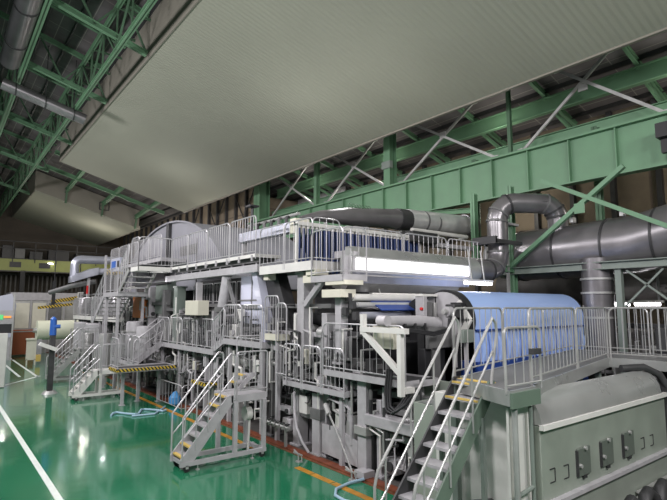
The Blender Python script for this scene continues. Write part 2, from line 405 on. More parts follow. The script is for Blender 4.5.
# cross beams between the two suspended ceilings
for Y, d in ((40, 'nearer'), (44.5, 'farther')):
    T = thing('roof_beam', 'green roof beam in the gap between the two suspended ceilings, %s one' % d, 'beam', (10, Y, 13))
    MB().ibeam((6, Y, rz(6, -.7)), (15.6, Y, rz(15.6, -.7)), .2, .3).build('beam', 'green', T)
    w = MB()
    for k in range(5): w.bar((6 + 2 * k, Y, rz(6 + 2 * k, -.7)), (7 + 2 * k, Y + 1.6, rz(7 + 2 * k, -.2)), .07, .07)
    w.build('brace', 'gdark', T)

# ================================================================== right hand steelwork
T = thing('crane_girder', 'deep bright green plate girder running the length of the hall at right', 'girder', (16, 15, 7.46))
MB().bx(15.98, 16.02, 0, 29.4, 7.5, 8.95).build('web_plate', 'green', T)
MB().bx(15.8, 16.2, 0, 29.4, 8.92, 8.98).bx(15.98, 16.02, 0, 29.4, 8.98, 9.06).build('top_flange', 'green', T)
MB().bx(15.82, 16.18, 0, 29.4, 7.46, 7.51).build('bottom_flange', 'green', T)
y = 2.05
for i in range(19): MB().bx(15.84, 15.985, y - .015, y + .015, 7.5, 8.93).build('stiffener', 'green', T); y += 1.45
MB().bx(15.2, 15.8, 4.7, 5.1, 8.1, 8.5).bx(15.4, 15.55, 4.75, 5.05, 7.7, 8.1).build('end_stop', 'black', T)
mbs = [(10.4, 'slim dark post right of the ceiling edge above the girder', .13, 'gdark'), (16.8, 'stout green column with splice plate above the crane girder', .42, 'green'),
       (22.7, 'narrow green column above the crane girder, left of the stout one', .25, 'green')]
for Y, l, w, m in mbs:
    T = thing('roof_column', l, 'column', (16.6, Y, 8.98))
    MB().ibeam((16.6, Y, 8.98), (16.6, Y, rz(16.6)), w, w * 1.1).build('shaft', m, T)
    if w > .3: MB().bx(16.3, 16.5, Y - .28, Y + .28, 10.0, 10.35).bx(16.3, 16.5, Y - .24, Y + .24, 9.0, 9.1).build('splice_plate', 'ggrey', T)
for Y, l in ((28.9, 'tall green hall column rising behind the upper walkway railing'),):
    T = thing('hall_column', l, 'column', (16.6, Y, 0))
    MB().ibeam((16.6, Y, 0), (16.6, Y, rz(16.6)), .75, .8, .05).build('shaft', 'green', T)
    MB().bx(16.0, 17.2, Y - .6, Y + .6, 0, .05).build('base_plate', 'green', T)
for X, z, w, h, l in ((18, 11.2, .25, .6, 'upper green beam under brown roof boards right of the suspended ceiling'), (17.6, 9.65, .25, .5, 'lower green beam just above the crane girder')):
    mb = MB().ibeam((X, 0, z), (X, 29.2, z), w, h); tag(mb.build('roof_beam', 'green'), l, 'beam')
for i, Y in enumerate((3.1, 6.4, 9.7, 13, 16.3, 19.6, 22.9, 25.6, 27.6)):
    mb = MB().ibeam((14.9, Y, rz(14.9, -.22)), (20.4, Y, rz(20.4, -.22)), .13, .22); mb.bar((18, Y, 11.4), (18, Y, rz(18, -.2)), .1, .1); mb.bar((18.1, Y, 11.3), (20.3, Y, 10.6), .1, .14)
    tag(mb.build('rafter', 'green'), 'green rafter above the crane girder, %s from the right' % ['first', 'second', 'third', 'fourth', 'fifth', 'sixth', 'seventh', 'eighth', 'ninth'][i], 'rafter', 'rafters above the crane girder')
mb = 0
for i, (a0, a1, c0, c1) in enumerate(((8.7, 5.34, 6.84, 10.16), (15.6, 11.2, 12.2, 16.4), (21.6, 17.3, 18.2, 22.3), (27.6, 23.2, 24.2, 28.3))):
    T = thing('cross_brace', 'pale steel cross brace above the crane girder, %s' % ['right of the slim post', 'between slim post and stout column', 'left of the stout column', 'left of the narrow column'][i], 'brace', (17, (a0 + a1) / 2, 9.05))
    zt = 11.97
    MB().bar((16.9, a0, zt), (16.9, a1, 9.3), .07, .1).build('diagonal', 'steel', T); MB().bar((16.98, c0, zt), (16.98, c1, 9.3), .07, .1).build('diagonal', 'steel', T)
    MB().bx(16.9, 16.95, (a0 + a1 + c0 + c1) / 4 - .16, (a0 + a1 + c0 + c1) / 4 + .16, 10.85, 11.1).build('gusset', 'steel', T)
    for y in (a0, c0): MB().bx(16.85, 17.05, y - .1, y + .1, zt - .1, rz(17)).build('anchor_plate', 'steel', T)
    for y in (a1, c1): MB().bx(16.85, 17.05, y - .1, y + .1, 9.06, 9.4).build('anchor_plate', 'steel', T)
tag(MB().bx(16.8, 17.1, 2, 28.4, 8.98, 9.06).build('girder_walk_plate', 'gdark'), 'narrow green ledge plate along the back of the crane girder', 'ledge')
# duct support frame below the girder (plane X 14.8)
T = thing('duct_support_frame', 'green steel frame with a large cross brace in front of the fat duct', 'frame', (14.8, 7, 3.4))
for Y, za, zb in ((10.8, 4.6, 7.5), (9.35, 3.0, 7.5), (2.6, 0, 7.5)):
    MB().ibeam((14.8, Y, za), (14.8, Y, zb), .18, .2, .02).build('post', 'green', T)
MB().ibeam((14.75, 1.5, 4.66), (14.75, 11.2, 4.66), .22, .22, .025).build('beam', 'ggrey', T)
MB().bar((14.6, 5.72, 7.35), (14.6, 9.35, 4.77), .14, .12).build('diagonal', 'green', T)
MB().bar((14.58, 8.1, 7.4), (14.58, 3.4, 4.8), .14, .12).build('diagonal', 'green', T)
MB().bx(14.5, 14.53, 6.8, 7.1, 6.2, 6.5).build('gusset', 'green', T)
MB().ibeam((12.9, 9.35, 4.72), (16, 9.35, 4.72), .18, .2, .02).build('bracket_arm', 'green', T)
for Y in (10.8,): MB().ibeam((14.8, Y, 6.9), (16, 14, 7.4), .16, .18, .02).build('bracket_arm', 'green', T)
for Y, l in ((4.05, 'pale green post under the duct frame behind the right-hand railing'), ):
    T = thing('support_post', l, 'post', (14.8, Y, 0))
    MB().bx(14.72, 14.88, 6.1 - .08, 6.1 + .08, 0, 4.56).build('shaft', 'ggrey', T)
    MB().bar((14.8, 6.1, 3.4), (14.8, 5.0, 4.5), .05, .05).bar((14.8, 5.9, 4.5), (14.8, 4.6, 3.4), .05, .05).build('brace', 'ggrey', T)
T = thing('steel_gantry', 'dull green post and beams between the elbow duct and the wall', 'frame', (15.6, 10, 4.6))
MB().ibeam((17.3, 7.6, 5.0), (17.3, 7.6, 9.6), .2, .22, .02).build('post', 'gdark', T)
MB().ibeam((17.3, 12.5, 5.0), (17.3, 12.5, 9.6), .2, .22, .02).build('post', 'gdark', T)
MB().ibeam((17.3, 4, 5.2), (17.3, 14, 5.2), .2, .22, .02).build('beam', 'gdark', T)
# slim white bracket table beside elbow
T = thing('pipe_stand', 'pale T-shaped pipe stand between the S-shaped duct and the fat duct', 'stand', (14.5, 9.3, 0))
MB().bx(14.45, 14.53, 9.3, 9.38, 0, 6.15).build('post', 'steel', T); MB().bx(14.2, 15.0, 9.2, 9.45, 6.15, 6.22).build('arm', 'light', T)

# ================================================================== ducts
T = thing('exhaust_duct', 'fat dark metal duct running along the wall at the right edge', 'duct', (15.3, 6, 4.4))
n = 44
pth = [(15.55, 9.9, 5.2), (15.55, 8.6, 5.22), (15.55, 5.9, 5.28), (15.55, 5.0, 5.45), (15.5, 4.0, 5.65), (15.45, 1.5, 5.7)]
MB().tube([(15.55, 10.6, 5.15), (15.55, 9.9, 5.2)], [.6, .8], 32).build('end_cone', 'ductb', T)
MB().tube(pth, .82, 36).build('duct_body', 'duct', T)
for y, z in ((9.4, 5.2), (8.0, 5.23), (6.55, 5.27), (5.25, 5.4)):
    MB().tube([(15.55, y - .03, z), (15.55, y + .03, z)], .845, 36).build('flange_ring', 'dark', T)
MB().cyl((15.05, 6.8, 4.9), (15.05, 6.8, 2.3), .42, 24).build('drop_duct', 'duct', T)
r = MB()
for z in (4.3, 3.9, 3.2): r.cyl((15.05, 6.8, z - .03), (15.05, 6.8, z + .03), .46, 24)
each(r, 'drop_duct_ring', 'steel', T)
h = MB()
for y in (7.3, 5.9, 4.4): h.bx(14.7, 14.9, y - .05, y + .05, 6.0, 6.15)
each(h, 'lifting_lug', 'steel', T)
MB().tube(arc((14.72, 4.55, 5.2), .1, 0, 2 * PI, (0, 1, 0), (0, 0, 1), 10), .02, 6).build('handle', 'steel', T)

T = thing('elbow_duct', 'S-shaped spiral metal duct rising from the hood end over to the fat duct', 'duct', (13.6, 9.1, 4.4))
rr = .31
pts = [(12.3, 9.15, 4.6), (12.95, 9.12, 4.58)] + arc((13.0, 9.1, 5.2), .62, -PI / 2, 0, (1, 0, 0), (0, 0, 1), 7)
dd = Vector((.842, -.54, 0))
pts += [(13.62, 9.1, 5.9)] + arc(Vector((13.62, 9.1, 6.15)) + dd * .6, .6, PI, PI / 2, dd, (0, 0, 1), 7)
p2 = Vector((13.62, 9.1, 6.2)) + dd * 1.45
pts += [p2 + Vector((0, 0, .55))] + arc(p2, .55, PI / 2, 0, dd, (0, 0, 1), 7) + [p2 + dd * .55 + Vector((0, 0, -.55))]
MB().tube(pts, rr, 24).build('duct_body', 'duct', T)
for i in (2, 5, 9, 11, 13, 16, 19, 21, 24, 26):
    p = Vector(pts[i]); q = Vector(pts[min(i + 1, len(pts) - 1)]); d = (q - p).normalized() * .03
    MB().tube([p - d, p + d], rr + .03, 24).build('seam_ring', 'grey' if i % 2 else 'dark', T)
MB().bx(12.9, 14.3, 8.68, 8.76, 5.4, 5.52).bx(12.9, 14.3, 9.44, 9.52, 5.4, 5.52).bx(12.88, 12.98, 8.68, 9.5, 5.38, 5.6).build('clamp_frame', 'dark', T)

T = thing('air_manifold', 'tapering round duct with bright insulation jacket above the blue hoses', 'duct', (11, 11.6, 5.7))
MB().tube([(7.9, 11.6, 6.0), (8.6, 11.6, 6.12), (9.6, 11.6, 6.22), (11.7, 11.6, 6.36)], [.04, .16, .27, .33], 28).build('tapered_body', 'duct', T)
MB().tube([(11.7, 11.6, 6.36), (12.2, 11.6, 6.38)], .36, 28).build('collar', 'dark', T)
MB().tube([(12.2, 11.6, 6.38), (15.2, 11.6, 6.5)], .37, 28).build('jacket', 'ductb', T)
for x in (12.9, 13.5): MB().tube([(x, 11.6, 6.41), (x + .08, 11.6, 6.41)], .378, 28).build('jacket_band', 'grey', T)
MB().tube([(15.2, 11.6, 6.5), (15.7, 11.6, 6.5)], .42, 20).build('flange', 'duct', T)
v = MB()
for i in range(7): v.tube(arc((9.6 + i * .13, 11.45, 6.55), .05, 0, 2 * PI, (1, 0, 0), (0, 0, 1), 8), .012, 5); v.bar((9.6 + i * .13, 11.5, 6.4), (9.6 + i * .13, 11.5, 6.55), .02, .02)
v.build('valve_wheel', 'gdark', T)
b = MB()
for x in (8.8, 10.4, 11.9, 13.8): b.bar((x, 11.6, 5.4), (x, 11.6, 6.1), .08, .08)
each(b, 'support', 'steel', T)
T = thing('flat_duct', 'dark rectangular duct section at the right end of the blue hose row', 'duct', (12, 10.9, 5.5))
MB().bx(11.4, 12.6, 10.6, 11.2, 5.5, 5.85).build('duct_body', 'dark', T, bevel=.03)
MB().bx(12.6, 14.6, 10.75, 11.05, 5.45, 5.58).build('outlet', 'light', T)
MB().bar((12, 10.9, 4.9), (12, 10.9, 5.5), .12, .12).build('post', 'grey', T)
# low white pipe under the jacket
tag(MB().tube([(11.8, 11.0, 5.95), (14.6, 11.0, 5.95), (14.6, 11.3, 5.95)], .07, 10).build('pipe', 'white'), 'thin white pipe just under the bright insulated duct', 'pipe')
# ================================================================== the machine, near end
# dryer hood cabinet facing the viewer, bottom right
T = thing('machine_enclosure', 'grey-green sheet metal enclosure with three small hatches, bottom right corner', 'enclosure', (9, 4.6, 0))
X0, X1 = 6.72, 11.2
MB().bx(X0, X1, 3.93, 6.3, .0, 1.85).build('body', 'cab', T, bevel=.01)
pf = [(3.93, 1.9)] + [(4.05 + .75 * (1 - math.cos(a)), 1.9 + .42 * math.sin(a)) for a in [PI / 2 * i / 8 for i in range(9)]] + [(6.2, 2.2), (6.2, 1.86), (3.93, 1.86)]
MB().prism([(3.9, 1.86), (3.93, 2.02), (3.99, 2.14), (4.1, 2.24), (4.25, 2.27), (4.45, 2.16), (4.8, 1.95), (6.2, 1.86)], 'x', X0, X1 - .2).build('curved_cover', 'hood', T)
MB().bx(X0 - .02, X1, 3.86, 3.93, 1.80, 1.87).build('ledge', 'white', T)
MB().bx(X0 - .02, X1, 3.84, 3.93, .78, .84).build('ledge', 'light', T)
MB().bx(9.6, X1, 3.80, 3.9, .36, .39).bx(8.2, X1, 3.8, 3.9, .28, .30).build('ledge', 'steel', T)
for (xa, xb, za, zb) in ((7.68, 8.06, 1.05, 1.34), (8.44, 8.84, 1.05, 1.34), (9.24, 9.64, 1.05, 1.34)):
    h = MB().bx(xa, xb, 3.895, 3.932, za - .06, zb + .05).build('hatch', 'hatch', T, bevel=.008)
    k = MB().cyl((xa + .04, 3.9, za + .1), (xa + .04, 3.86, za + .1), .03, 10).cyl(((xa + xb) / 2 + .02, 3.9, zb + .04), ((xa + xb) / 2 + .02, 3.86, zb + .04), .03, 10)
    k.build('knob', 'steel', h)
    MB().bx(xa - .02, xa + .0, 3.89, 3.93, za - .05, zb + .03).bx((xa + xb) / 2 - .04, (xa + xb) / 2 + .04, 3.885, 3.93, za - .1, za - .05).build('hinge', 'dark', h)
for xc, zc in ((6.99, 1.15), (7.37, 1.13), (10.05, 1.1), (10.45, 1.09)):
    w = .065
    b = MB()
    for a, c in (((xc - w, zc - .09), (xc + w, zc - .09)), ((xc + w, zc - .09), (xc + w, zc + .09)), ((xc + w, zc + .09), (xc - w, zc + .09))): b.bar((a[0], 3.925, a[1]), (c[0], 3.925, c[1]), .012, .012)
    b.build('outline_plate', 'dark', T)
MB().bx(X1 - .03, X1 + .1, 3.78, 4.2, 0, 2.1).build('end_post', 'dark', T)
MB().tube([(10.5, 4.4, 2.32), (10.9, 4.15, 2.34), (11.15, 3.98, 2.2), (11.25, 3.85, 1.9), (11.28, 3.8, 1.2)], .07, 12).build('edge_pipe', 'dark', T)
# black flexible hose in the corner
pts = []
for k in range(4):
    b = MB(); x = 8.45 + k * .62
    b.tube([(x, 3.55, 0.12), (x, 3.56, .3), (x + .1, 3.6, .46), (x + .28, 3.62, .5), (x + .46, 3.6, .38), (x + .5, 3.55, .12)], .1, 12)
    tag(b.build('bellows_hose', 'dark'), 'thick black hump of flexible hose on the floor in the bottom right corner', 'hose', 'black hose humps')

# pale panel between stair and enclosure
T = thing('control_cabinet', 'tall scratched pale grey cabinet panel between the near stairs and the enclosure', 'cabinet', (6.9, 4.9, 0))
MB().bx(6.48, 6.7, 4.06, 5.6, 0, 2.14).build('body', 'white', T, bevel=.01)
MB().bx(6.12, 6.7, 4.02, 4.06, 0, 2.16).build('side_panel', 'white', T)
T = thing('pipe_rack', 'grey pipe frame standing in front of the scratched pale panel', 'pipe rack', (6.4, 4.3, 0))
MB().tube([(6.12, 3.93, 0), (6.12, 3.93, 2.15)], .04, 10).build('upright', 'steel', T); MB().tube([(6.5, 3.93, 0), (6.5, 3.93, 2.15)], .03, 10).build('upright', 'ggrey', T)
MB().tube([(6.12, 3.93, 1.05), (6.5, 3.93, 1.1)], .03, 8).build('crossbar', 'ggrey', T)
# pipes low down under the near stairs
tag(MB().tube([(5.9, 4.75, .75), (6.6, 4.55, .72), (6.65, 4.6, 0)], .06, 10).build('pipe', 'grey'), 'thick dark pipe low behind the near stairs bending to the floor', 'pipe')

# the near stairs with yellow edges
T = stair('metal_stairs', 'steep metal stairs with steel handrails climbing to the near bridge, dark green side plate', (4.4, 4.78, 0), 0, .62, 12, .2, .168, m='ggrey', tread='light', nosing=(10, 11), hr=.92, strm={'r': 'sgreen', 'l': 'dark'}, bal=False, rrail='steel', rs=.3, tdeep=.09)
MB().bx(1.72, 1.78, -.345, -.285, 0, 1.95).bx(1.5, 1.56, .2, .26, 0, 1.75).build('leg', 'ggrey', T, local=True)

# near bridge walkway: landing + diagonal leg + turn toward the viewer
T = thing('bridge_walkway', 'near grey bridge walkway with tall steel railings passing in front of the blue web', 'walkway', (9, 4.8, 2.2))
P = [(5.98, 3.9), (6.64, 3.92), (6.72, 4.02), (11.6, 5.1), (11.75, 1.0), (13.6, 1.0), (13.25, 6.7), (8.5, 5.6), (6.42, 5.15)]
MB().prism(P, 'z', 2.36, 2.4).build('deck', 'grey', T)
e = MB()
for i, (a, b) in enumerate(zip(P, P[1:] + P[:1])):
    e.bar((*a, 2.31), (*b, 2.31), .03, .2)
e.build('edge_channel', 'hood', T)
MB().bx(5.98, 6.66, 3.86, 3.9, 2.18, 2.38).build('end_beam', 'sgreen', T)
MB().bx(6.38, 6.5, 4.46, 5.1, 2.385, 2.41).build('nosing', 'yellow', T)
def RR(a, b, **k): railing(T, (*a, 2.4), (*b, 2.4), h=1.08, m='steel', **k)
RR((6.75, 4.05), (11.58, 5.1), plen=2.5, gap=.2); RR((11.6, 5.05), (11.75, 1.4), plen=1.8, gap=.14)
RR((6.5, 5.2), (8.5, 5.65), plen=2.2, gap=.25); RR((8.55, 5.66), (13.15, 6.65), plen=2.4, gap=.2); RR((13.2, 6.6), (13.5, 1.4), plen=1.8, gap=.14)
g = MB(); rail_mb(g, (5.98, 3.95, 2.36), (6.84, 3.95, 2.36), h=.86, gap=.2, rad=.08, foot=0); g.build('gate', 'steel', T)
MB().bx(6.6, 6.8, 3.9, 3.98, 2.84, 2.92).build('latch', 'dark', T)
for x, y in ((11.5, 5.3), (13.1, 6.5), (12.9, 2), (6.36, 5.1)):
    MB().bx(x - .05, x + .05, y - .05, y + .05, 0, 2.37).build('leg', 'ggrey', T)

# blue web over the big roll
T = thing('paper_web', 'wide light blue web falling over the large top roll behind the near bridge', 'web', (11.9, 7.5, 0))
xa, xb = 9.56, 14.6
R = .68; cy, cz = 7.72, 3.2
pf = [(cy + .9, cz + R - .22)] + [(cy + R * math.sin(-a), cz + R * math.cos(a)) for a in [-.3 + (PI / 2 + .2) * i / 12 for i in range(13)]]
pf += [(cy - R + .02, 2.8), (cy - R + .08, 1.2)]
inn = [(p[0] + .015, p[1] - .012) for p in pf][::-1]
MB().prism(pf + inn, 'x', xa, xb).build('sheet', 'blue', T)
MB().bx(xa, xb, 7.0, 7.05, 2.96, 3.0).build('dark_line', 'navy', T)
f = MB()
for i in range(15):
    x = xa + .15 + i * .33; f.tube([(x, 7.03, 2.93), (x + .1, 7.0, 2.6), (x + .05, 7.03, 2.2)], [.015, .07, .03], 8)
f.build('ripple', 'blue', T)
MB().bx(xa, xb, 7.0, 7.5, 1.3, 2.28).build('lower_sheet', 'navy', T)
T = thing('guide_roll', 'large roll with pale round end plate carrying the blue web', 'roll', (11.8, cy, 2.5))
MB().cyl((9.35, cy, cz), (14.75, cy, cz), R - .03, 48).build('roll_body', 'dark', T)
MB().cyl((9.36, cy, cz), (9.56, cy, cz), R + .02, 40).build('rim', 'black', T)
MB().cyl((9.12, cy - .12, cz + .12), (9.21, cy - .1, cz + .12), .52, 36).build('end_plate', 'light', T)
MB().bar((9.2, cy - .8, cz + .0), (9.2, cy - .5, cz + .42), .06, .14).bar((9.2, cy - .8, cz + .04), (9.2, cy - .55, cz - .35), .06, .14).build('guard', 'white', T)
MB().cyl((14.75, cy, cz), (14.95, cy, cz), .3, 20).build('end_bearing', 'grey', T)
MB().bx(14.78, 15.0, cy - .3, cy + .3, 0, 3.0).build('pedestal', 'grey', T)
MB().bx(8.95, 9.3, cy - .3, cy + .3, 0, 2.9).build('pedestal', 'grey', T)
MB().bx(14.75, 14.9, cy - .75, cy - .6, 3.2, 3.55).build('junction_box', 'light', T)
T = thing('gearbox', 'dark grey gear motor with round cap in front of the pale roll end plate', 'motor', (8.75, 7.2, 3.1))
MB().bx(8.85, 9.1, 7.05, 7.3, 3.27, 3.56).build('housing', 'dark', T, bevel=.02)
MB().cyl((8.7, 7.15, 3.4), (8.85, 7.15, 3.4), .11, 20).build('cap', 'light', T); MB().cyl((8.6, 7.15, 3.4), (8.7, 7.15, 3.4), .06, 14).build('shaft', 'steel', T)
MB().bx(9.1, 9.22, 7.05, 7.35, 3.22, 3.6).build('flange', 'black', T)
c = MB()
for k in range(3): c.tube([(8.7, 7.0 + .04 * k, 3.25), (8.5, 6.95, 3.05 - .03 * k), (8.1, 7.0, 2.98 - .03 * k), (7.6, 7.2, 3.05 - .02 * k), (7.3, 7.4, 3.05)], .022, 6)
c.build('cable', 'black', T)
MB().bx(8.93, 9.0, 7.12, 7.2, 2.2, 3.28).build('bracket', 'light', T)
T = thing('bearing_block', 'pale bearing block with a small red part beside the black roll opening', 'bearing', (8.3, 7.6, 2.9))
MB().bx(8.6, 8.72, 7.7, 7.95, 3.25, 3.75).build('plate', 'light', T, bevel=.01)
MB().bx(8.76, 8.92, 7.72, 7.9, 3.28, 3.62).build('housing', 'grey', T, bevel=.01); MB().bx(8.96, 9.06, 7.7, 7.95, 3.25, 3.6).build('cap', 'steel', T, bevel=.01)
MB().cyl((8.56, 7.75, 3.46), (8.6, 7.75, 3.46), .035, 12).build('red_knob', 'red', T)
b = MB(); b.bx(8.58, 9.08, 7.7, 7.97, 3.74, 3.79)
b.build('top_plate', 'white', T)
MB().bx(8.65, 9.05, 7.75, 7.95, 0, 3.26).build('pedestal', 'dark', T)
tag(MB().prism([(7.75, 3.3), (7.75, 3.78), (8.3, 3.75), (8.6, 3.6), (8.6, 2.6), (7.9, 2.6)], 'x', 9.08, 9.16).build('side_plate', 'black'), 'black side plate between bearing block and gear motor', 'plate')
T = thing('junction_box', 'small grey box below the gear motor behind the railing', 'box', (8.9, 6.9, 0))
MB().bx(8.75, 9.1, 6.75, 6.9, 2.75, 3.02).build('box', 'ggrey', T, bevel=.01); MB().bx(8.9, 8.96, 6.8, 6.86, 0, 2.76).build('post', 'light', T)
tag(MB().bx(8.3, 9.3, 7.3, 7.4, 2.62, 3.06).build('guard_panel', 'grey', bevel=.005), 'mid grey guard panel below the gear motor', 'panel')
tag(MB().bx(8.3, 9.5, 7.42, 7.6, 1.2, 2.6).build('guard_panel', 'black', bevel=.005), 'black opening cover below the grey guard panel', 'panel')
T = thing('swing_arm', 'long pale tubular arm with rounded end left of the gear motor', 'arm', (8.6, 8.0, 2.9))
MB().tube([(7.15, 7.45, 3.22), (8.1, 7.45, 3.2), (8.75, 7.45, 3.14)], [.1, .12, .14], 18).build('arm_tube', 'light', T)
MB().cyl((7.12, 7.33, 3.22), (7.12, 7.57, 3.22), .11, 18).build('pivot', 'light', T)
MB().bx(8.5, 8.75, 7.38, 7.55, 0, 3.05).build('pedestal', 'grey', T)
b = MB()
for x in (7.6, 7.9, 8.2): b.bx(x, x + .05, 7.32, 7.42, 3.02, 3.16)
each(b, 'clip', 'dark', T)

# horizontal rolls and web behind the arm
rolls = [(8.85, 3.72, .085, 'white', 'bright white slim roll directly below the exhaust hood'), (8.7, 3.55, .06, 'ductb', 'slim bright roll just below the white one'), (8.6, 3.3, .09, 'lav', 'steel roll low behind the pale swing arm'), (8.95, 3.4, .1, 'dark', 'dark roll under the dark blue web')]
for y, z, r, m, l in rolls:
    T = thing('roll', l, 'roll', (9.8, y, z - r))
    MB().cyl((7.5, y, z), (12.2, y, z), r, 24).build('roll_body', m, T)
    MB().cyl((7.38, y, z), (7.5, y, z), r * .5, 12).build('journal', 'steel', T); MB().bx(7.32, 7.42, y - .07, y + .07, z - .09, z + .09).build('bearing', 'dark', T)
tag(MB().prism([(8.42, 3.42), (8.8, 3.62), (8.8, 3.64), (8.42, 3.44)], 'x', 8.0, 12.0).build('dark_web', 'navy'), 'dark blue web passing between the rolls below the exhaust hood', 'web')

# exhaust hood
T = thing('exhaust_hood', 'long stainless exhaust hood with bright white front strip under the upper railing', 'hood', (9.6, 9.3, 3.9))
xa, xb = 7.35, 12.0
MB().prism([(8.85, 4.66), (9.12, 4.93), (9.25, 4.93), (9.25, 4.6), (8.95, 4.55)], 'x', xa + .25, xb).build('top_cover', 'hood', T)
MB().bx(7.6, 11.75, 8.8, 8.86, 4.36, 4.63).build('emissive_front_strip', 'strip', T)
MB().bx(xa + .02, xb, 8.86, 9.0, 4.22, 4.68).build('front_plate', 'light', T)
MB().prism([(8.84, 4.3), (8.95, 4.06), (9.25, 4.06), (9.25, 4.3)], 'x', xa + .1, xb - .1).build('underside', 'lav', T)
MB().prism([(8.95, 4.06), (9.1, 3.86), (9.25, 3.86), (9.25, 4.06)], 'x', xa + .15, xb - .5).build('lower_trough', 'grey', T)
MB().bx(xa + .1, xa + .14, 8.84, 9.25, 4.2, 4.7).build('end_cap', 'hood', T, bevel=.01)
MB().tube([(xb - .05, 9.25, 4.5), (xb + .4, 9.15, 4.58)], [.42, .36], 20).build('duct_neck', 'hood', T)
walkway('hood_walkway', 'narrow walkway with railing along the top of the exhaust hood', 7.8, 13.2, 9.27, 9.9, 4.85, 's', plen=1.6, h=.6, gap=.2)
for y, x0, x1, z, l in ((8.2, 10.75, 11.9, 4.12, 'bright fluorescent tube lamp hanging right of the exhaust hood'), (9.0, 8.2, 11.8, 3.74, 'fluorescent tube lamp hidden under the exhaust hood')):
    T = thing('tube_lamp', l, 'lamp', ((x0 + x1) / 2, y, z))
    MB().cyl((x0, y, z), (x1, y, z), .035, 12).build('tube', 'lamp', T); MB().bx(x0, x1, y - .06, y + .06, z + .04, z + .1).build('fitting', 'white', T)
    MB().bar((x0 + .3, y, z + .09), (x0 + .3, y + .1, z + (.9 if y < 8.5 else .3)), .03, .03).bar((x1 - .3, y, z + .09), (x1 - .3, y + .1, z + (.9 if y < 8.5 else .3)), .03, .03).build('hanger', 'steel', T)

# blue hoses under the white beam
tag(MB().bx(7.25, 12.0, 10.75, 10.92, 5.62, 5.72).bx(11.95, 12.0, 10.8, 10.88, 0, 5.62).bx(7.25, 7.3, 10.8, 10.88, 4.6, 5.62).build('header_beam', 'white'), 'thin white header beam along the top of the blue hoses', 'beam')
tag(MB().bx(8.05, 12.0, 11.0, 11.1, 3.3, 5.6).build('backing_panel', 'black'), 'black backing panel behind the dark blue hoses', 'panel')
for i in range(33):
    x = 7.35 + i * .14
    T = MB().tube([(x, 10.83, 5.62), (x, 10.83, 5.45), (x - .02, 10.8, 5.1), (x, 10.83, 4.62 if x < 8.05 else 4.4)], .042, 8)
    o = T.build('blue_hose', 'hose'); tag(o, 'dark blue vertical hose hanging from the thin white header beam', 'hose', 'blue hoses below the header beam')
    MB().cyl((x, 10.83, 5.56), (x, 10.83, 5.63), .05, 10).build('clip', 'white', o)

# ------------------------------------------------------------------ corner platforms above
T = walkway('corner_platform', 'upper corner platform with railings beside the blue hoses, left one', 7.15, 8.0, 9.95, 12.5, 4.6, 'ws', plen=1.25, h=1.1, t=.2, fascia='white', gap=.2)
MB().bx(7.2, 7.6, 9.9, 10.3, 4.28, 4.42).bx(7.25, 7.7, 10.0, 10.5, 4.1, 4.28).build('cream_bracket', 'cream', T)
T = walkway('corner_platform', 'rounded corner platform with tall railing in front of the blue hoses', 7.05, 7.75, 8.65, 9.85, 4.2, 'ws', plen=1.3, h=1.1, t=.12, fascia='light', joists=False, gap=.2)
MB().bx(7.05, 7.6, 8.6, 9.3, 4.0, 4.1).bx(7.1, 7.55, 8.8, 9.5, 3.72, 3.9).build('cream_bracket', 'cream', T)
MB().bx(7.62, 7.72, 8.9, 9.0, 4.2, 4.8).build('side_box', 'light', T, bevel=.02)
T = thing('box_beam', 'lavender grey box beam with a cream square end above the left corner platform', 'beam', (7.45, 12, 5.5))
MB().bx(7.35, 7.6, 11.1, 14.2, 5.5, 5.78).build('beam', 'lav', T, bevel=.01); MB().bx(7.25, 7.7, 10.85, 11.12, 5.42, 5.82).build('end_block', 'cream', T, bevel=.01)
MB().bar((7.5, 14.1, 4.6), (7.5, 14.1, 5.55), .12, .12).build('post', 'light', T)
T = thing('valve_cluster', 'cluster of small pipes and valves on top of the lavender grey box beam', 'valves', (7.5, 12.5, 5.78))
for i in range(6): MB().tube([(7.45, 11.6 + i * .4, 5.78), (7.45, 11.6 + i * .4, 5.95), (7.6, 11.7 + i * .4, 6.0 + .03 * (i % 2))], .05, 8).build('valve', 'grey' if i % 2 else 'dark', T)
MB().tube([(7.6, 11.2, 6.02), (7.6, 14, 6.02)], .045, 8).build('pipe', 'steel', T); MB().bx(7.2, 7.5, 13.2, 13.5, 6.5, 6.55).bx(7.33, 7.37, 13.3, 13.4, 5.78, 6.5).build('sensor_arm', 'black', T)

# columns below the corner platforms
def column(name, label, x, y, w, d, z0, z1, m='light', cat='column', flange=True):
    T = thing(name, label, cat, (x, y, z0))
    MB().bx(x - w / 2, x + w / 2, y - d / 2, y + d / 2, z0, z1).build('shaft', m, T, bevel=.01)
    if flange: MB().bx(x - w / 2 - .05, x + w / 2 + .05, y - d / 2 - .05, y + d / 2 + .05, z0, z0 + .05).bx(x - w / 2 - .04, x + w / 2 + .04, y - d / 2 - .04, y + d / 2 + .04, z1 - .05, z1).build('flange', m, T)
    return T
T = column('frame_column', 'pale square column below the left corner platform', 7.5, 10.75, .3, .3, 2.2, 4.4, 'light')
MB().bar((7.4, 10.6, 3.55), (7.4, 9.8, 4.2), .1, .14).build('brace', 'light', T)
T = column('frame_column', 'pale grey column carrying the rounded corner platform', 7.45, 9.2, .22, .22, 2.2, 4.0, 'light')
T = thing('leaning_stand', 'big dark slanted frame plate under the upper walkway corner', 'frame', (7.6, 12, 2.4))
MB().prism([(13.0, 4.45), (12.25, 4.45), (11.5, 3.0), (11.5, 2.4), (12.4, 2.4), (12.5, 3.2)], 'x', 7.55, 7.9).build('plate', 'dark', T)
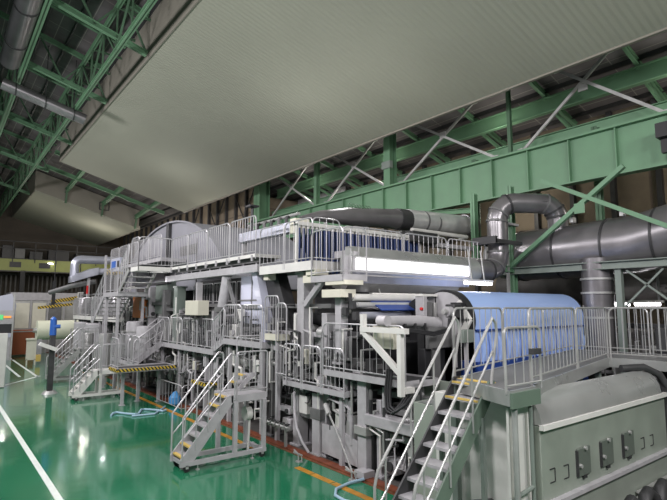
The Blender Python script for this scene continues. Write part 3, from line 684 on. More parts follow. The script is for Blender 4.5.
MB().prism([(13.25, 4.5), (12.95, 4.5), (12.35, 3.0), (12.4, 2.4), (12.6, 2.4), (12.65, 3.1)], 'x', 7.3, 7.55).build('white_leg', 'frost', T)
MB().bx(7.25, 7.5, 12.2, 12.45, 4.25, 4.5).build('cream_block', 'cream', T)
T = thing('frosted_panel', 'pair of bluish white panels behind the slanted frame', 'panel', (7.8, 13.7, 2.6))
for y0 in (13.0, 13.75): MB().bx(7.6, 7.64, y0, y0 + .7, 3.0, 4.45).build('pane', 'frost', T)
MB().bx(7.58, 7.68, 12.95, 14.5, 3.68, 3.73).bx(7.58, 7.68, 13.7, 13.75, 2.5, 4.5).bx(7.58, 7.68, 12.95, 13.0, 2.5, 4.5).build('frame_bars', 'grey', T)
T = thing('slanted_cylinder', 'pale slanted hydraulic cylinder below the long white beam', 'cylinder', (7.45, 15, 3.1))
MB().tube([(7.35, 14.95, 4.5), (7.35, 15.25, 3.5)], .15, 18).build('barrel', 'light', T); MB().tube([(7.35, 15.25, 3.5), (7.35, 15.4, 3.0)], .08, 14).build('rod', 'steel', T)
MB().bx(7.2, 7.5, 15.1, 15.5, 3.35, 3.5).build('collar', 'grey', T); MB().bar((7.35, 14.9, 4.4), (7.35, 14.1, 3.1), .08, .1).build('strut', 'grey', T)

# ------------------------------------------------------------------ lower decks (front, centre)
T = walkway('lower_walkway', 'low steel walkway with round-ended railings between the portable stairs and the white bracket frame', 7.15, 8.1, 8.75, 11.2, 1.62, 'w', plen=.95, h=.95, legs=((7.3, 9.0, 0), (7.9, 11.0, 0)), t=.09)
T = walkway('lower_walkway', 'higher of two short steel walkways beside the white bracket frame', 7.15, 8.1, 6.9, 9.5, 2.05, 'w', plen=2.4, h=1.08, legs=((7.9, 7.2, 0), (7.9, 9.3, 0)), gap=.2, t=.1)
rail_mb(MB(), (7.15, 9.5, 2.05), (7.6, 10.2, 1.65), h=1.0, gap=.2).build('railing', 'rail', T)
T = thing('bracket_frame', 'white triangular bracket frame standing out over the low walkway', 'bracket', (6.9, 7.2, 1.9))
w = .1
MB().bx(6.85, 6.95, 7.76, 7.86, 2.95, 3.36).build('stub_post', 'white', T); MB().bx(6.84, 6.96, 6.6, 7.86, 3.0, 3.1).build('top_bar', 'white', T)
MB().bx(6.85, 6.95, 6.72, 6.82, 1.85, 3.02).build('upright', 'white', T); MB().bar((6.9, 7.78, 2.98), (6.9, 6.8, 2.28), .09, .1).build('diagonal', 'white', T)
MB().bx(6.95, 7.2, 6.7, 6.84, 1.9, 2.0).bx(6.95, 7.2, 7.74, 7.86, 2.98, 3.06).build('mount', 'white', T)
T = thing('control_box', 'cream control box behind the white bracket frame', 'control box', (7.3, 7.6, 2.0))
MB().bx(7.22, 7.4, 7.28, 7.88, 2.66, 3.12).build('box', 'cream', T, bevel=.01); MB().bx(7.3, 7.36, 7.55, 7.6, 2.05, 2.67).build('post', 'grey', T)
T = thing('cable_loop', 'bundle of black cables hanging in a loop below the white bracket frame', 'cable', (6.98, 7.1, 1.2))
for k in range(3):
    y = 6.95 + .06 * k; MB().tube([(7.05, y + .2, 2.3), (7.0, y + .22, 1.9), (6.95, y + .15, 1.62 - .04 * k), (6.95, y, 1.55 - .03 * k), (7.0, y - .2, 1.7), (7.1, y - .25, 1.85)], .028, 8).build('cable', 'black', T)
# ------------------------------------------------------------------ machine sections (frames, drives, pipes)
def motor(T, x, y, z, r=.16, l=.4, ax='y', m='grey'):
    d = {'x': Vector((1, 0, 0)), 'y': Vector((0, 1, 0))}[ax]; p = Vector((x, y, z))
    o = MB().cyl(p, p + d * l, r, 18).build('motor', m, T)
    MB().cyl(p - d * .06, p, r * 1.06, 18).build('motor_cap', 'dark' if m != 'dark' else 'light', o)
    b = MB().bx(x - r * .5, x + r * .5, y + (.05 if ax == 'y' else -r * .5), y + (l * .7 if ax == 'y' else r * .5), z - r - .08, z - r * .7); b.build('motor_foot', 'dark', o)
def valve(T, x, y, z, s=.12):
    o = MB().cyl((x, y, z), (x, y, z + s * 2), s * .35, 10).cyl((x, y - s, z + s), (x, y + s, z + s), s * .5, 10).cyl((x, y - s - .02, z + s), (x, y - s, z + s), s * .8, 12).cyl((x, y + s, z + s), (x, y + s + .02, z + s), s * .8, 12).build('valve', 'steel', T)
    MB().tube(arc((x, y, z + s * 2), s * .8, 0, 2 * PI, (1, 0, 0), (0, 1, 0), 12), .012, 5).build('hand_wheel', 'dark', o)
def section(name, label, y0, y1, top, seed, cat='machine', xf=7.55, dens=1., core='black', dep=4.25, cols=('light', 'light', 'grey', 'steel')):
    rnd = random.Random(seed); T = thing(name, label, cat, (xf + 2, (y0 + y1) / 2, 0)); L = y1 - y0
    MB().bx(xf + .8, xf + dep, y0 + .05, y1 - .05, 0, top * .93).build('core_filler', core, T, bevel=.02)  # filler block; the black default paints shade into the machine's gaps
    n = max(2, int(round(L / 1.7)))
    for i in range(n + 1):                                       # side frame columns
        y = y0 + .15 + (L - .3) * i / n; w = .06 + .06 * rnd.random()
        b = MB().bx(xf - .12, xf + .2, y - w, y + w, .012, top * (.82 + .15 * rnd.random()))
        b.bx(xf - .18, xf + .26, y - w - .06, y + w + .06, .012, .07).build('side_column', rnd.choice(cols), T, bevel=.012)
    for z in [top * k for k in (.22, .5, .78, .97)]:               # long beams
        zz = z + rnd.uniform(-.08, .08); b = MB().bx(xf - .02, xf + .16, y0, y1, zz - .04 - .05 * rnd.random(), zz + .05)
        b.build('side_beam', rnd.choice(['light', 'grey', 'dark', 'grey']), T, bevel=.01)
    for z in (top * .3, top * .62):                              # shelves into the core
        MB().bx(xf + .1, xf + .85, y0 + .1, y1 - .1, z - .04, z).build('shelf', 'dark', T)
    k = int(L * 3.2 * dens)
    for i in range(k):                                           # drives and boxes
        y = y0 + .2 + (L - .5) * rnd.random(); z = .25 + (top - .6) * rnd.random(); c = rnd.random()
        if c < .32: motor(T, xf + .05 + .3 * rnd.random(), y, z, .07 + .08 * rnd.random(), .2 + .22 * rnd.random(), rnd.choice('xy'), rnd.choice(['light', 'grey', 'steel', 'white']))
        elif c < .62:
            s = .07 + .12 * rnd.random(); MB().bx(xf - .12, xf + .25, y - s, y + s, z - s, z + s * rnd.uniform(.6, 1.6)).build('bearing_housing', rnd.choice(['light', 'white', 'steel', 'grey', 'light']), T, bevel=.025)
            MB().cyl((xf - .17, y, z), (xf - .11, y, z), s * .6, 16).build('bearing_cap', rnd.choice(['light', 'steel', 'dark']), T)
        elif c < .8: valve(T, xf - .12, y, z, .09 + .06 * rnd.random())
        else:
            s = .1 + .12 * rnd.random(); MB().bx(xf - .18, xf - .05, y - s, y + s, z, z + s * 2.6).build('terminal_box', rnd.choice(['cream', 'white', 'light', 'steel']), T, bevel=.008)
    for i in range(int(L * 3.6 * dens)):                          # pipes
        y = y0 + .2 + (L - .4) * rnd.random(); z = .15 + (top - 1.2) * rnd.random(); h = .5 + 1.0 * rnd.random(); r = .018 + .03 * rnd.random(); dy = rnd.uniform(-.6, .6); x = xf - .16 - .1 * rnd.random()
        y2 = min(max(y + dy, y0), y1)
        MB().tube([(xf + .1, y, z), (x, y, z), (x, y, z + h * .5), (x, y2, z + h * .5 + .08), (x, y2, z + h), (xf + .1, y2, z + h)], r, 7).build('pipe', rnd.choice(['light', 'steel', 'white', 'grey', 'dark']), T)
    for i in range(int(L * 1.3 * dens)):                          # hoses / cables
        y = y0 + .2 + (L - .4) * rnd.random(); z = .6 + (top - 1.2) * rnd.random(); s = .2 + .3 * rnd.random()
        MB().tube([(xf, y, z), (xf - .15, y + s * .1, z - .05), (xf - .2, y + s * .3, z - s), (xf - .17, y + s * .8, z - s * 1.1), (xf - .1, y + s, z - s * .4), (xf, y + s * 1.1, z)], .016 + .01 * rnd.random(), 6).build('cable', rnd.choice(['black', 'black', 'light', 'dark']), T)
    return T
def cylrow(T, ys, zs, r, x0=7.75, x1=8.5, m='lav'):
    for y in ys:
        for z in zs:
            o = MB().cyl((x0, y, z), (x1, y, z), r, 30).build('dryer_cylinder', m, T)
            MB().cyl((x0 - .1, y, z), (x0, y, z), r * .3, 16).build('journal', 'steel', o)
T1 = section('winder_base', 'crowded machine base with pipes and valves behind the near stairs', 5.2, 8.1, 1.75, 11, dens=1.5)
MB().prism([(5.6, 1.28), (8.2, 1.28), (8.2, 1.05), (5.6, 1.05)], 'x', 7.25, 7.6).build('ledge_beam', 'light', T1, bevel=.02)
MB().bx(7.6, 8.4, 5.6, 8.2, 1.35, 1.4).build('ledge_top', 'light', T1); MB().bx(8.2, 8.3, 6.6, 8.1, 1.4, 2.0).build('back_plate', 'cab', T1)
section('reel_section', 'low machine section with rollers below the exhaust hood', 8.1, 9.7, 2.9, 15, dens=2.4, cols=('dark', 'grey'))
T2 = section('reel_section', 'machine section with round bearings behind the upper corner platforms', 9.7, 12.4, 3.6, 5, dens=1.9, cols=('grey', 'grey', 'light'))
cylrow(T2, (10.2, 11.5), (2.6,), .42, 7.72, 8.4, 'light')
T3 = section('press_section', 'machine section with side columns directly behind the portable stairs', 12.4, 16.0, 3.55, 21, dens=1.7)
cylrow(T3, (13.4, 14.8), (2.0, 3.1), .42, 7.72, 8.4, 'light')
T4 = section('dryer_section', 'machine section below the long white beam with drives and pipes', 16.0, 20.8, 3.5, 8, dens=1.7)
cylrow(T4, (17.2, 18.8, 20.2), (1.2, 2.9), .5, 7.72, 8.4, 'grey')
T5 = section('dryer_section', 'machine section in front of the big grey dome', 20.8, 26.5, 4.6, 33, dens=1.6)
cylrow(T5, (21.8, 23.4, 25.0), (1.4, 3.2), .6, 7.72, 8.4, 'light')
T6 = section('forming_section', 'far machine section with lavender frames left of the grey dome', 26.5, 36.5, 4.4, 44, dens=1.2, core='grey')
cylrow(T6, (28, 30, 32, 34), (1.7,), .6, 7.72, 8.4, 'lav')

# flat items standing in front of the base
T = thing('base_column', 'pale grey square pedestal column beside the grey sheet panel at the floor edge', 'column', (7.4, 10.1, 0))
MB().bx(7.3, 7.55, 9.85, 10.15, 0, 1.45).build('shaft', 'light', T, bevel=.01); MB().bx(7.25, 7.6, 9.8, 10.2, .012, .06).build('foot', 'steel', T); MB().bx(7.28, 7.6, 9.8, 10.2, .85, 1.1).build('band', 'grey', T, bevel=.01)
tag(MB().prism([(9.78, .14), (9.78, .78), (9.3, .80), (8.52, .62), (8.52, .1)], 'x', 7.33, 7.37).build('cover_panel', 'light'), 'pale grey sloping sheet panel between two floor-edge columns', 'panel')
T = thing('base_column', 'pale pedestal column right of the grey sheet panel with flanges halfway up', 'column', (7.4, 8.4, 0))
MB().bx(7.28, 7.55, 8.18, 8.46, 0, 2.0).build('shaft', 'light', T, bevel=.01); MB().bx(7.22, 7.6, 8.12, 8.5, .82, 1.0).build('flange', 'steel', T, bevel=.01); MB().bx(7.05, 7.35, 8.0, 8.3, .0, .16).build('foot_block', 'light', T)
tag(MB().tube([(7.18, 9.42, 1.22), (7.12, 8.9, .7), (7.05, 8.35, .08)], .022, 8).cyl((7.2, 9.48, 1.28), (7.16, 9.3, 1.1), .06, 10).build('spray_lance', 'steel'), 'thin steel spray lance leaning from the machine to the floor edge', 'lance')
tag(MB().tube([(7.45, 10.9, 1.5), (7.25, 10.85, 1.35), (7.2, 10.75, .9), (7.1, 10.5, .6), (7.15, 10.35, .3), (7.25, 10.2, .05)], .035, 8).build('conduit', 'light'), 'pale flexible conduit curving down left of the pedestal column', 'conduit')
for i, (x, y, l) in enumerate(((6.75, 9.9, 'small steel drain stand on the green floor beside the orange line, farther one'), (6.9, 8.2, 'small steel drain stand on the green floor beside the pale blue hose'))):
    T = thing('drain_stand', l, 'drain', (x, y, 0))
    MB().cyl((x, y, 0), (x, y, .02), .07, 12).build('base', 'steel', T); MB().tube([(x, y, .01), (x, y, .16), (x + .05, y + .25, .2)], .02, 8).bar((x, y - .15, .17), (x, y + .2, .17), .03, .03).build('spigot', 'steel', T)
    MB().tube([(x, y - .12, .16), (x, y - .14, .02)], .014, 6).build('leg', 'steel', T)
T = thing('pipe_manifold', 'cluster of small valves low behind the right legs of the portable stairs', 'valves', (7.2, 11.4, 0))
for i in range(6): valve(T, 7.12, 10.95 + i * .22, .42, .08)
MB().tube([(7.12, 10.8, .5), (7.12, 12.3, .5)], .035, 8).build('pipe', 'steel', T); MB().bx(7.1, 7.16, 11.0, 11.06, 0, .5).bx(7.1, 7.16, 12.1, 12.16, 0, .5).build('support', 'steel', T)
tag(MB().tube([(7.05, 8.0, .05), (6.7, 8.05, .03), (6.3, 7.95, .03), (6.08, 7.7, .03), (6.05, 7.4, .03), (6.2, 7.05, .03), (6.5, 6.6, .03)], .03, 8).build('water_hose', 'hosep'), 'pale blue hose looping over the orange line near the bottom', 'hose')
pts = [(4.7 + .13 * i, 17.6 + .35 * math.sin(i * .9), .03 + .008 * (i % 3)) for i in range(14)]
tag(MB().tube(pts, .035, 8).build('water_hose', 'hosep'), 'pale blue hose lying in waves on the green floor below the hazard-striped platform', 'hose')
tag(MB().tube([(5.2, 17.1, .03), (5.9, 17.0, .03), (6.2, 17.4, .03), (6.6, 18.0, .03)], .03, 8).build('water_hose', 'hosep'), 'second pale blue hose lying just in front of the wavy one', 'hose')

# small rail cage with a blue bag
T = thing('rail_cage', 'low steel rail enclosure around a blue bag below the middle walkway', 'railing', (6.8, 18.2, 0))
for a, b in (((6.75, 16.9, 0), (6.75, 19.3, 0)), ((6.75, 16.9, 0), (7.15, 16.9, 0))): rail_mb(MB(), a, b, h=.85, gap=.3, foot=0).build('railing', 'rail', T)
tag(MB().tube([(6.98, 18.1, 0), (6.98, 18.1, .08), (6.98, 18.1, .28), (7.0, 18.12, .42), (7.02, 18.1, .5)], [.1, .2, .2, .12, .03], 12).build('plastic_bag', 'bag'), 'bright blue bag standing inside the low rail enclosure', 'bag')

# ------------------------------------------------------------------ middle walkways
walkway('middle_walkway', 'middle walkway with balusters between portable stairs and hazard-striped platform', 7.15, 7.75, 15.4, 20.7, 2.1, 'w', plen=1.3, h=1.0, legs=((7.3, 16.2, 0), (7.3, 18.6, 0), (7.3, 20.4, 0)), fascia='light')
walkway('middle_platform', 'small raised platform with railing right of the middle walkway', 7.15, 7.75, 12.3, 14.7, 2.5, 'w', plen=1.2, h=1.06, legs=((7.3, 12.5, 0), (7.3, 14.5, 0)), fascia='light')
stair('short_steps', 'two steps with sloping handrail from the middle walkway up to the small raised platform', (7.45, 15.42, 2.1), -PI / 2, .55, 2, .2, .35, sides='r', hr=.95, bal=False)
stair('short_steps', 'short stairs from the hazard-striped platform up to the middle walkway', (6.15, 20.35, 1.35), 0, .6, 4, .19, .24, hr=.9, bal=True)
walkway('ladder_platform', 'small dark platform with a cream front edge beside the slanted frame', 7.2, 7.7, 11.55, 12.25, 2.75, 'w', plen=1, h=1.05, fascia='cream', legs=((7.3, 11.7, 0),))
tag(rail_mb(MB(), (7.1, 11.5, 1.7), (7.1, 11.0, 1.7), h=1.9, gap=.2, rad=.2).build('ladder_rail', 'rail'), 'tall round-topped ladder rail beside the cream-edged platform', 'railing')
T = thing('control_box', 'cream control box hanging in front of the machine above the middle walkway', 'control box', (7.1, 16.9, 3.15))
MB().bx(6.95, 7.35, 16.25, 17.35, 3.22, 3.72).build('box', 'cream', T, bevel=.01); MB().bx(7.1, 7.3, 16.7, 16.8, 3.72, 4.35).build('hanger', 'light', T); MB().cyl((7.15, 16.4, 2.9), (7.15, 16.4, 3.25), .1, 12).build('cable_gland', 'dark', T)

# hazard striped platform
T = walkway('striped_platform', 'low platform edged with yellow and black hazard stripes', 5.1, 7.15, 18.55, 19.5, 1.35, 'w', plen=1.25, h=1.05, t=.12, legs=((5.5, 19.3, 0), (6.8, 19.3, 0)))
MB().bx(5.08, 7.15, 18.50, 18.54, 1.27, 1.37).build('hazard_edge', 'hazardx', T); MB().bx(5.05, 5.09, 18.5, 19.5, 1.27, 1.37).build('hazard_edge', 'hazard', T)
T = walkway('striped_platform', 'second smaller ledge with hazard stripes below the middle walkway', 7.0, 7.5, 15.6, 16.6, 1.05, '', t=.1, legs=((7.1, 15.8, 0),))
MB().bx(6.98, 7.5, 15.56, 15.6, .97, 1.08).build('hazard_edge', 'hazardx', T); MB().bx(6.95, 6.99, 15.56, 16.6, .97, 1.08).build('hazard_edge', 'hazard', T)

walkway('low_platform', 'plain low platform with railing behind the hazard-striped platform', 6.1, 7.15, 19.55, 23.2, 1.35, 'w', plen=1.2, h=1.05, t=.12, legs=((6.2, 19.8, 0), (6.2, 23.0, 0)))
for i, (x, y, r_, z0, z1, l) in enumerate(((6.6, 20.6, .3, 1.36, 2.75, 'upright pale cylindrical tank on the low platform, nearer one'), (6.7, 22.2, .33, 1.36, 2.9, 'upright pale cylindrical tank on the low platform, farther one'), (6.3, 25.0, .3, .25, 2.3, 'rounded lavender tank behind the white rolling stairs'), (6.2, 28.2, .3, .25, 2.2, 'rounded lavender tank beside the back access stairs'), (7.5, 31.0, .8, .2, 2.6, 'large pale tank below the far walkway'), (7.5, 34.0, .8, .2, 2.6, 'large pale tank below the far walkway next to the paper roll'))):
    T = thing('process_tank', l, 'tank', (x, y, z0))
    m_ = 'light' if i in (0, 1, 4, 5) else 'steel'
    MB().tube([(x, y, z0 + .05), (x, y, z0 + .15), (x, y, z1 - .08), (x, y, z1 - .02), (x, y, z1)], [r_ * .5, r_, r_, r_ * .93, r_ * .8], 24).build('tank_body', m_, T)
    for zz in (z0 + .4, z1 - .45): MB().tube([(x, y, zz), (x, y, zz + .05)], r_ + .02, 24).build('band', 'steel', T)
    MB().tube([(x - r_ * .7, y, z1 - .4), (x - r_ - .15, y, z1 - .4), (x - r_ - .15, y, z0)], .04, 8).build('pipe', 'steel', T)
    for sy in (-1, 1): MB().bx(x - .04, x + .04, y + sy * r_ * .7 - .04, y + sy * r_ * .7 + .04, (0 if z0 < 1 else 1.35), z0 + .3).build('leg', 'steel', T)
# ------------------------------------------------------------------ portable stairs
def portable(name, label, fx, y0, y1, n, rise, run, plat, m='light', top=None, nosing=(), extra=False, hr=.95):
    T = thing(name, label, 'portable stairs', (fx, (y0 + y1) / 2, 0)); H = n * rise + .12; yc = (y0 + y1) / 2
    xe = fx + n * run
    for y in (y0, y1):
        w = .04; yy = y
        MB().prism([(fx - .05, .12), (fx + .18, .12), (xe + .05, H - .16), (xe + .05, H), (xe - .08, H), (fx - .05, .26)], 'y', yy - .02, yy + .02).build('stringer', m, T)
        MB().bx(fx - .02, xe + plat, yy - .04, yy + .04, .12, .21).build('base_beam', m, T)
    for i in range(n):
        x = fx + i * run; z = .12 + (i + 1) * rise - .01
        t = MB().bx(x, x + run + .06, y0 + .02, y1 - .02, z - .035, z).build('tread', m, T)
        if i in nosing: MB().bx(x - .004, x + .07, y0 + .03, y1 - .03, z - .03, z + .006).build('nosing', 'yellow', t)
    yb = y1 + (.35 if extra else 0)
    MB().bx(xe, xe + plat, y0 - .02, yb, H - .17, H).build('platform', m, T, bevel=.008)
    lg = [(xe + .12, y0), (xe + plat - .06, y0), (xe + .12, yb - .04), (xe + plat - .06, yb - .04)]
    for x, y in lg: MB().bx(x - .045, x + .045, y - .045, y + .045, .12, H - .16).build('leg', m, T)
    MB().bx(xe + plat - .1, xe + plat - .02, y0, yb, .12, .2).bx(fx + .0, fx + .06, y0, y1, .14, .22).build('cross_beam', m, T)
    for x, y in ((fx + .1, y0), (fx + .1, y1), (xe + plat - .1, y0), (xe + plat - .1, yb - .04)):
        c = MB().cyl((x, y - .025, .07), (x, y + .025, .07), .07, 16).build('castor', 'black', T)
        MB().bx(x - .03, x + .03, y - .04, y + .04, .07, .14).build('fork', 'steel', c)
    j = MB()
    for x in (fx + .35, xe + plat - .35): j.cyl((x, y0, .0), (x, y0, .14), .016, 8); j.cyl((x, y0, 0), (x, y0, .02), .045, 12)
    each(j, 'jack_foot', 'steel', T)
    sl = rise / run
    for y in (y0 - .03, y1 + .03):
        b = MB(); z0 = .25
        b.tube([(fx - .02, y, z0), (fx - .02, y, z0 + hr - .06), (fx + .03, y, z0 + hr), (xe - .12, y, H + hr - .08), (xe - .04, y, H + hr), (xe + .06, y, H + hr - .04), (xe + .08, y, H + hr - .15), (xe + .08, y, H - .1)], .02, 8)
        b.tube([(fx - .02, y, z0 + hr * .45), (xe + .05, y, H + hr * .45)], .016, 6)
        for i in (1, 2, 3): x = fx + (xe - fx) * i / 4; b.tube([(x, y, .1 + (x - fx) * sl), (x, y, hr + .22 + (x - fx) * sl)], .015, 6)
        b.build('handrail', 'rail', T)
    rail_mb(MB(), (xe + .14, y0 - .02, H), (xe + plat, y0 - .02, H), h=hr + .02, gap=.17, rad=.06).build('railing', 'rail', T)
    if extra:
        for k in range(2):
            t = MB().bx(xe + .4 + .2 * k, xe + .75 + .12 * k, y1 + .0, yb, H + .16 + .16 * k, H + .2 + .16 * k).build('tread', m, T)
            MB().bx(xe + .395 + .2 * k, xe + .47 + .2 * k, y1 + .01, yb - .01, H + .17 + .16 * k, H + .206 + .16 * k).build('nosing', 'yellow', t)
        MB().prism([(xe + .38, H), (xe + .5, H), (xe + .95, H + .35), (xe + .95, H + .4), (xe + .8, H + .4)], 'y', y1 - .03, y1).build('stringer', m, T)
        rail_mb(MB(), (xe + .6, yb, H), (xe + plat + .35, yb, H), h=hr + .33, gap=.2, rad=.06).build('railing', 'rail', T)
        MB().bx(xe + plat - .02, xe + plat + .4, yb - .06, yb + .02, H - .1, H).build('platform_arm', m, T)
    else: rail_mb(MB(), (xe + .14, y1, H), (xe + plat, y1, H), h=hr, gap=.17, rad=.06).build('railing', 'rail', T)
    return T
T = portable('portable_stairs', 'pale grey rolling access stairs with yellow nosings standing alone on the green floor', 4.36, 10.77, 11.33, 7, .195, .158, .93, nosing=(0, 1, 5, 6), extra=True)
T = portable('portable_stairs', 'white rolling access stairs in front of the hazard-striped platform', 4.3, 21.25, 21.85, 5, .19, .16, 1.0, m='white')
T = portable('portable_stairs', 'bluish grey access stairs farther back, behind the white rolling stairs', 4.35, 26.8, 27.5, 7, .2, .18, .8, m='steel')
tag(MB().cyl((6.05, 11.2, .95), (6.2, 11.2, .95), .16, 20).cyl((6.16, 11.2, .1), (6.2, 11.2, .95), .03, 8).build('hose_reel', 'white'), 'white round disc behind the legs of the rolling access stairs', 'reel')

# ------------------------------------------------------------------ long upper walkway and landing
T = walkway('upper_walkway', 'long upper walkway with round-cornered railing panels above the machine', 7.15, 8.0, 12.75, 19.4, 5.0, 'w', plen=1.6, h=1.15, t=.07, fascia='white', gap=.16)
b = MB()
for i in range(9): b.bx(7.11, 7.16, 12.9 + i * .8, 12.96 + i * .8, 4.82, 5.0)
each(b, 'rail_socket', 'light', T)
MB().bx(7.3, 7.36, 12.8, 19.3, 4.8, 4.94).bx(7.8, 7.86, 12.8, 19.3, 4.8, 4.94).build('support', 'grey', T)
T = walkway('upper_landing', 'upper landing where the long walkway turns toward the far stairs', 5.9, 7.2, 19.4, 20.3, 5.0, 's', plen=1.3, h=1.15, t=.14, fascia='white')
rail_mb(MB(), (5.9, 19.4, 5), (5.9, 20.3, 5), h=1.15, gap=.16).build('railing', 'rail', T)
T = thing('long_beam', 'long white beam below the upper walkway', 'beam', (7.3, 16, 4.3))
MB().bar((7.25, 20.0, 4.6), (7.25, 12.65, 4.61), .2, .22).build('beam', 'light', T, bevel=.01)
b = MB()
for i in range(9): y = 13 + i * .8; b.bar((7.33, y, 4.6), (7.33, y, 4.85), .04, .04)
each(b, 'hanger', 'light', T)
T = column('long_beam_post', 'square grey-green post under the long white beam', 7.5, 19.3, .35, .35, 2.1, 4.3, 'ggrey')
T = thing('back_railing', 'dark recess with a pale railing seen below the long white beam', 'railing', (8.3, 16.5, 3.6))
MB().bx(8.2, 8.35, 13.6, 19.0, 3.5, 4.5).build('recess', 'black', T); MB().bx(7.9, 8.2, 13.6, 19.0, 3.5, 3.62).build('sill', 'grey', T)  # solid black box, its colour stands in for the shade of a recess
for y in (13.7, 15.5, 17.3): rail_mb(MB(), (7.95, y, 3.6), (7.95, y + 1.7, 3.6), h=.75, gap=.24, rad=.05).build('railing', 'rail', T)
T = stair('metal_stairs', 'upper stairs descending from the landing on the far side', (6.5, 22.0, 4.1), -PI / 2, 1.1, 4, .22, .3, m='steel', tread='steel', sides='r', hr=1.0)
T = walkway('stair_landing', 'half landing with railing between two far flights of stairs', 5.9, 7.15, 22.0, 24.2, 4.1, 'w', plen=1.1, h=1.05, t=.16, fascia='light', legs=((6.0, 24.0, 0), (7.0, 22.2, 0), (6.0, 22.2, 0)))
T = stair('metal_stairs', 'lower far flight of stairs leading down to the lavender walkway', (6.5, 26.2, 2.75), -PI / 2, 1.1, 7, .19, .28, m='light', tread='steel', hr=1.0)
T = walkway('far_walkway', 'lavender-lit far walkway with white railings near the cream paper roll', 7.1, 8.1, 26.4, 36.4, 2.95, 'ws', plen=1.6, h=1.1, t=.2, fascia='white', legs=((7.2, 26.6, 0), (7.2, 30, 0), (7.2, 36.2, 0)))
T = walkway('far_upper_walkway', 'highest far walkway with railing beside the bluish duct', 7.15, 8.2, 20.6, 28.2, 5.5, 'w', plen=1.6, h=1.0, t=.12, fascia='light')
T = thing('notice_board', 'blue and white notice panels on the highest far railing', 'sign', (7.1, 26, 5.3))
MB().bx(7.06, 7.15, 26.1, 27.8, 5.3, 5.95).build('panel', 'frost', T); MB().bx(7.04, 7.06, 26.9, 27.6, 5.42, 5.82).build('blue_panel', 'bluep', T); MB().bx(7.04, 7.06, 26.25, 26.6, 5.45, 5.8).build('dark_panel', 'dark', T)
tag(MB().bx(7.3, 7.9, 23.3, 24.6, 3.0, 4.0).build('orange_cover', 'orange', bevel=.05), 'orange cover hanging behind the far stairs', 'cover')
for y, z, l in ((28.6, 4.2, 'tall slanted steel mast beside the far walkway'), ):
    tag(MB().bar((6.9, 27.9, 0), (6.9, 28.2, 6.2), .1, .1).build('mast', 'light'), l, 'mast')
tag(MB().bx(7.6, 8.0, 21.0, 22.4, 3.2, 4.6).build('grey_cover', 'ggrey', bevel=.02), 'grey-green box cover behind the first flight of far stairs', 'cover')

# dome
T = thing('dryer_dome', 'large grey domed hood rising behind the upper walkway', 'hood', (10, 23, 3.4))
def dome(k): return [(23 + (6.6 + k) * math.cos(a), 3.4 + (3.95 + k) * math.sin(a)) for a in [.2 + (PI - .4) * i / 32 for i in range(33)]]
MB().prism(dome(0), 'x', 8.3, 12.4).build('shell', 'domeg', T)
MB().prism(dome(.05) + dome(-.03)[::-1], 'x', 8.2, 8.3).build('rim', 'domeg', T)
MB().bx(8.16, 8.3, 22.6, 22.95, 3.4, 7.32).build('rib', 'dark', T); MB().bx(8.26, 8.3, 19.6, 21.4, 5.7, 6.1).build('window', 'grey', T)
for y, z in ((19.6, 6.3), (25.4, 6.7), (27.4, 6.0)): MB().bx(8.27, 8.3, y, y + .05, 3.6, z).build('seam', 'grey', T)

# bluish duct block at far left
T = thing('blue_duct', 'bluish duct forming a rectangular loop with tapered nozzle and hazard-striped end', 'duct', (7.5, 34, 2.95))
MB().tube([(9.4, 34, 6.45)] + arc((6.9, 34, 6.05), .35, PI / 2, PI, (1, 0, 0), (0, 0, 1), 5) + [(6.55, 34, 5.3)], .25, 16).build('pipe', 'lav', T)
MB().prism([(6.3, 5.35), (6.3, 4.95), (7.3, 5.3), (7.9, 5.5), (7.9, 5.95), (7.4, 5.85)], 'y', 33.7, 34.3).build('tapered_box', 'lav', T, bevel=.03)
MB().cyl((7.9, 34, 5.7), (8.7, 34, 5.8), .2, 16, .17).build('nozzle', 'frost', T); MB().cyl((8.3, 33.9, 5.7), (9.9, 33.9, 5.85), .22, 14).build('striped_end', 'hazard', T)
MB().tube([(5.6, 36, 4.4), (6.6, 35, 4.8), (7.9, 34.4, 5.1)], .15, 12).build('lower_pipe', 'grey', T)
MB().bx(7.3, 7.45, 33.9, 34.1, 2.95, 5.3).bx(8.9, 9.05, 33.9, 34.1, 0, 6.3).build('support', 'light', T); MB().bx(7.2, 7.3, 33.6, 33.7, 4.3, 4.8).build('red_lamp', 'red', T)

# ------------------------------------------------------------------ far end of the hall
T = thing('paper_roll', 'long cream and green paper roll lying at the far end', 'roll', (6.5, 38, 1.2))
MB().cyl((5.3, 38, 2.0), (8.4, 38, 2.0), .62, 36).build('roll_body', 'paper', T); MB().cyl((5.1, 38, 2.0), (5.3, 38, 2.0), .15, 14).build('core', 'steel', T)
MB().bx(5.35, 5.6, 37.7, 38.3, 0, 1.45).bx(8.0, 8.3, 37.7, 38.3, 0, 1.45).build('cradle', 'light', T)
T = thing('far_enclosure', 'pale metal booth with window panels behind the cream paper roll', 'booth', (6.6, 46, 0))
MB().bx(4.45, 9.3, 45, 48, 0, 4.0).build('body', 'steel', T); MB().bx(4.4, 9.4, 44.9, 48, 4.0, 4.6).build('header', 'light', T)
for x in (4.8, 5.9, 7.0): MB().bx(x, x + .9, 44.94, 45, 1.9, 3.8).build('window', 'cream' if x != 7.0 else 'grey', T)
b = MB()
for x in (4.6, 5.75, 6.9, 8.05, 9.1): b.bx(x, x + .08, 44.88, 45, 0, 4.0)
each(b, 'mullion', 'light', T); MB().bx(4.5, 6.0, 44.8, 44.9, .3, 1.8).build('red_door', 'redfence', T)
T = thing('site_fence', 'orange-red low mesh fence in front of the pale far booth', 'fence', (5, 43, 0))
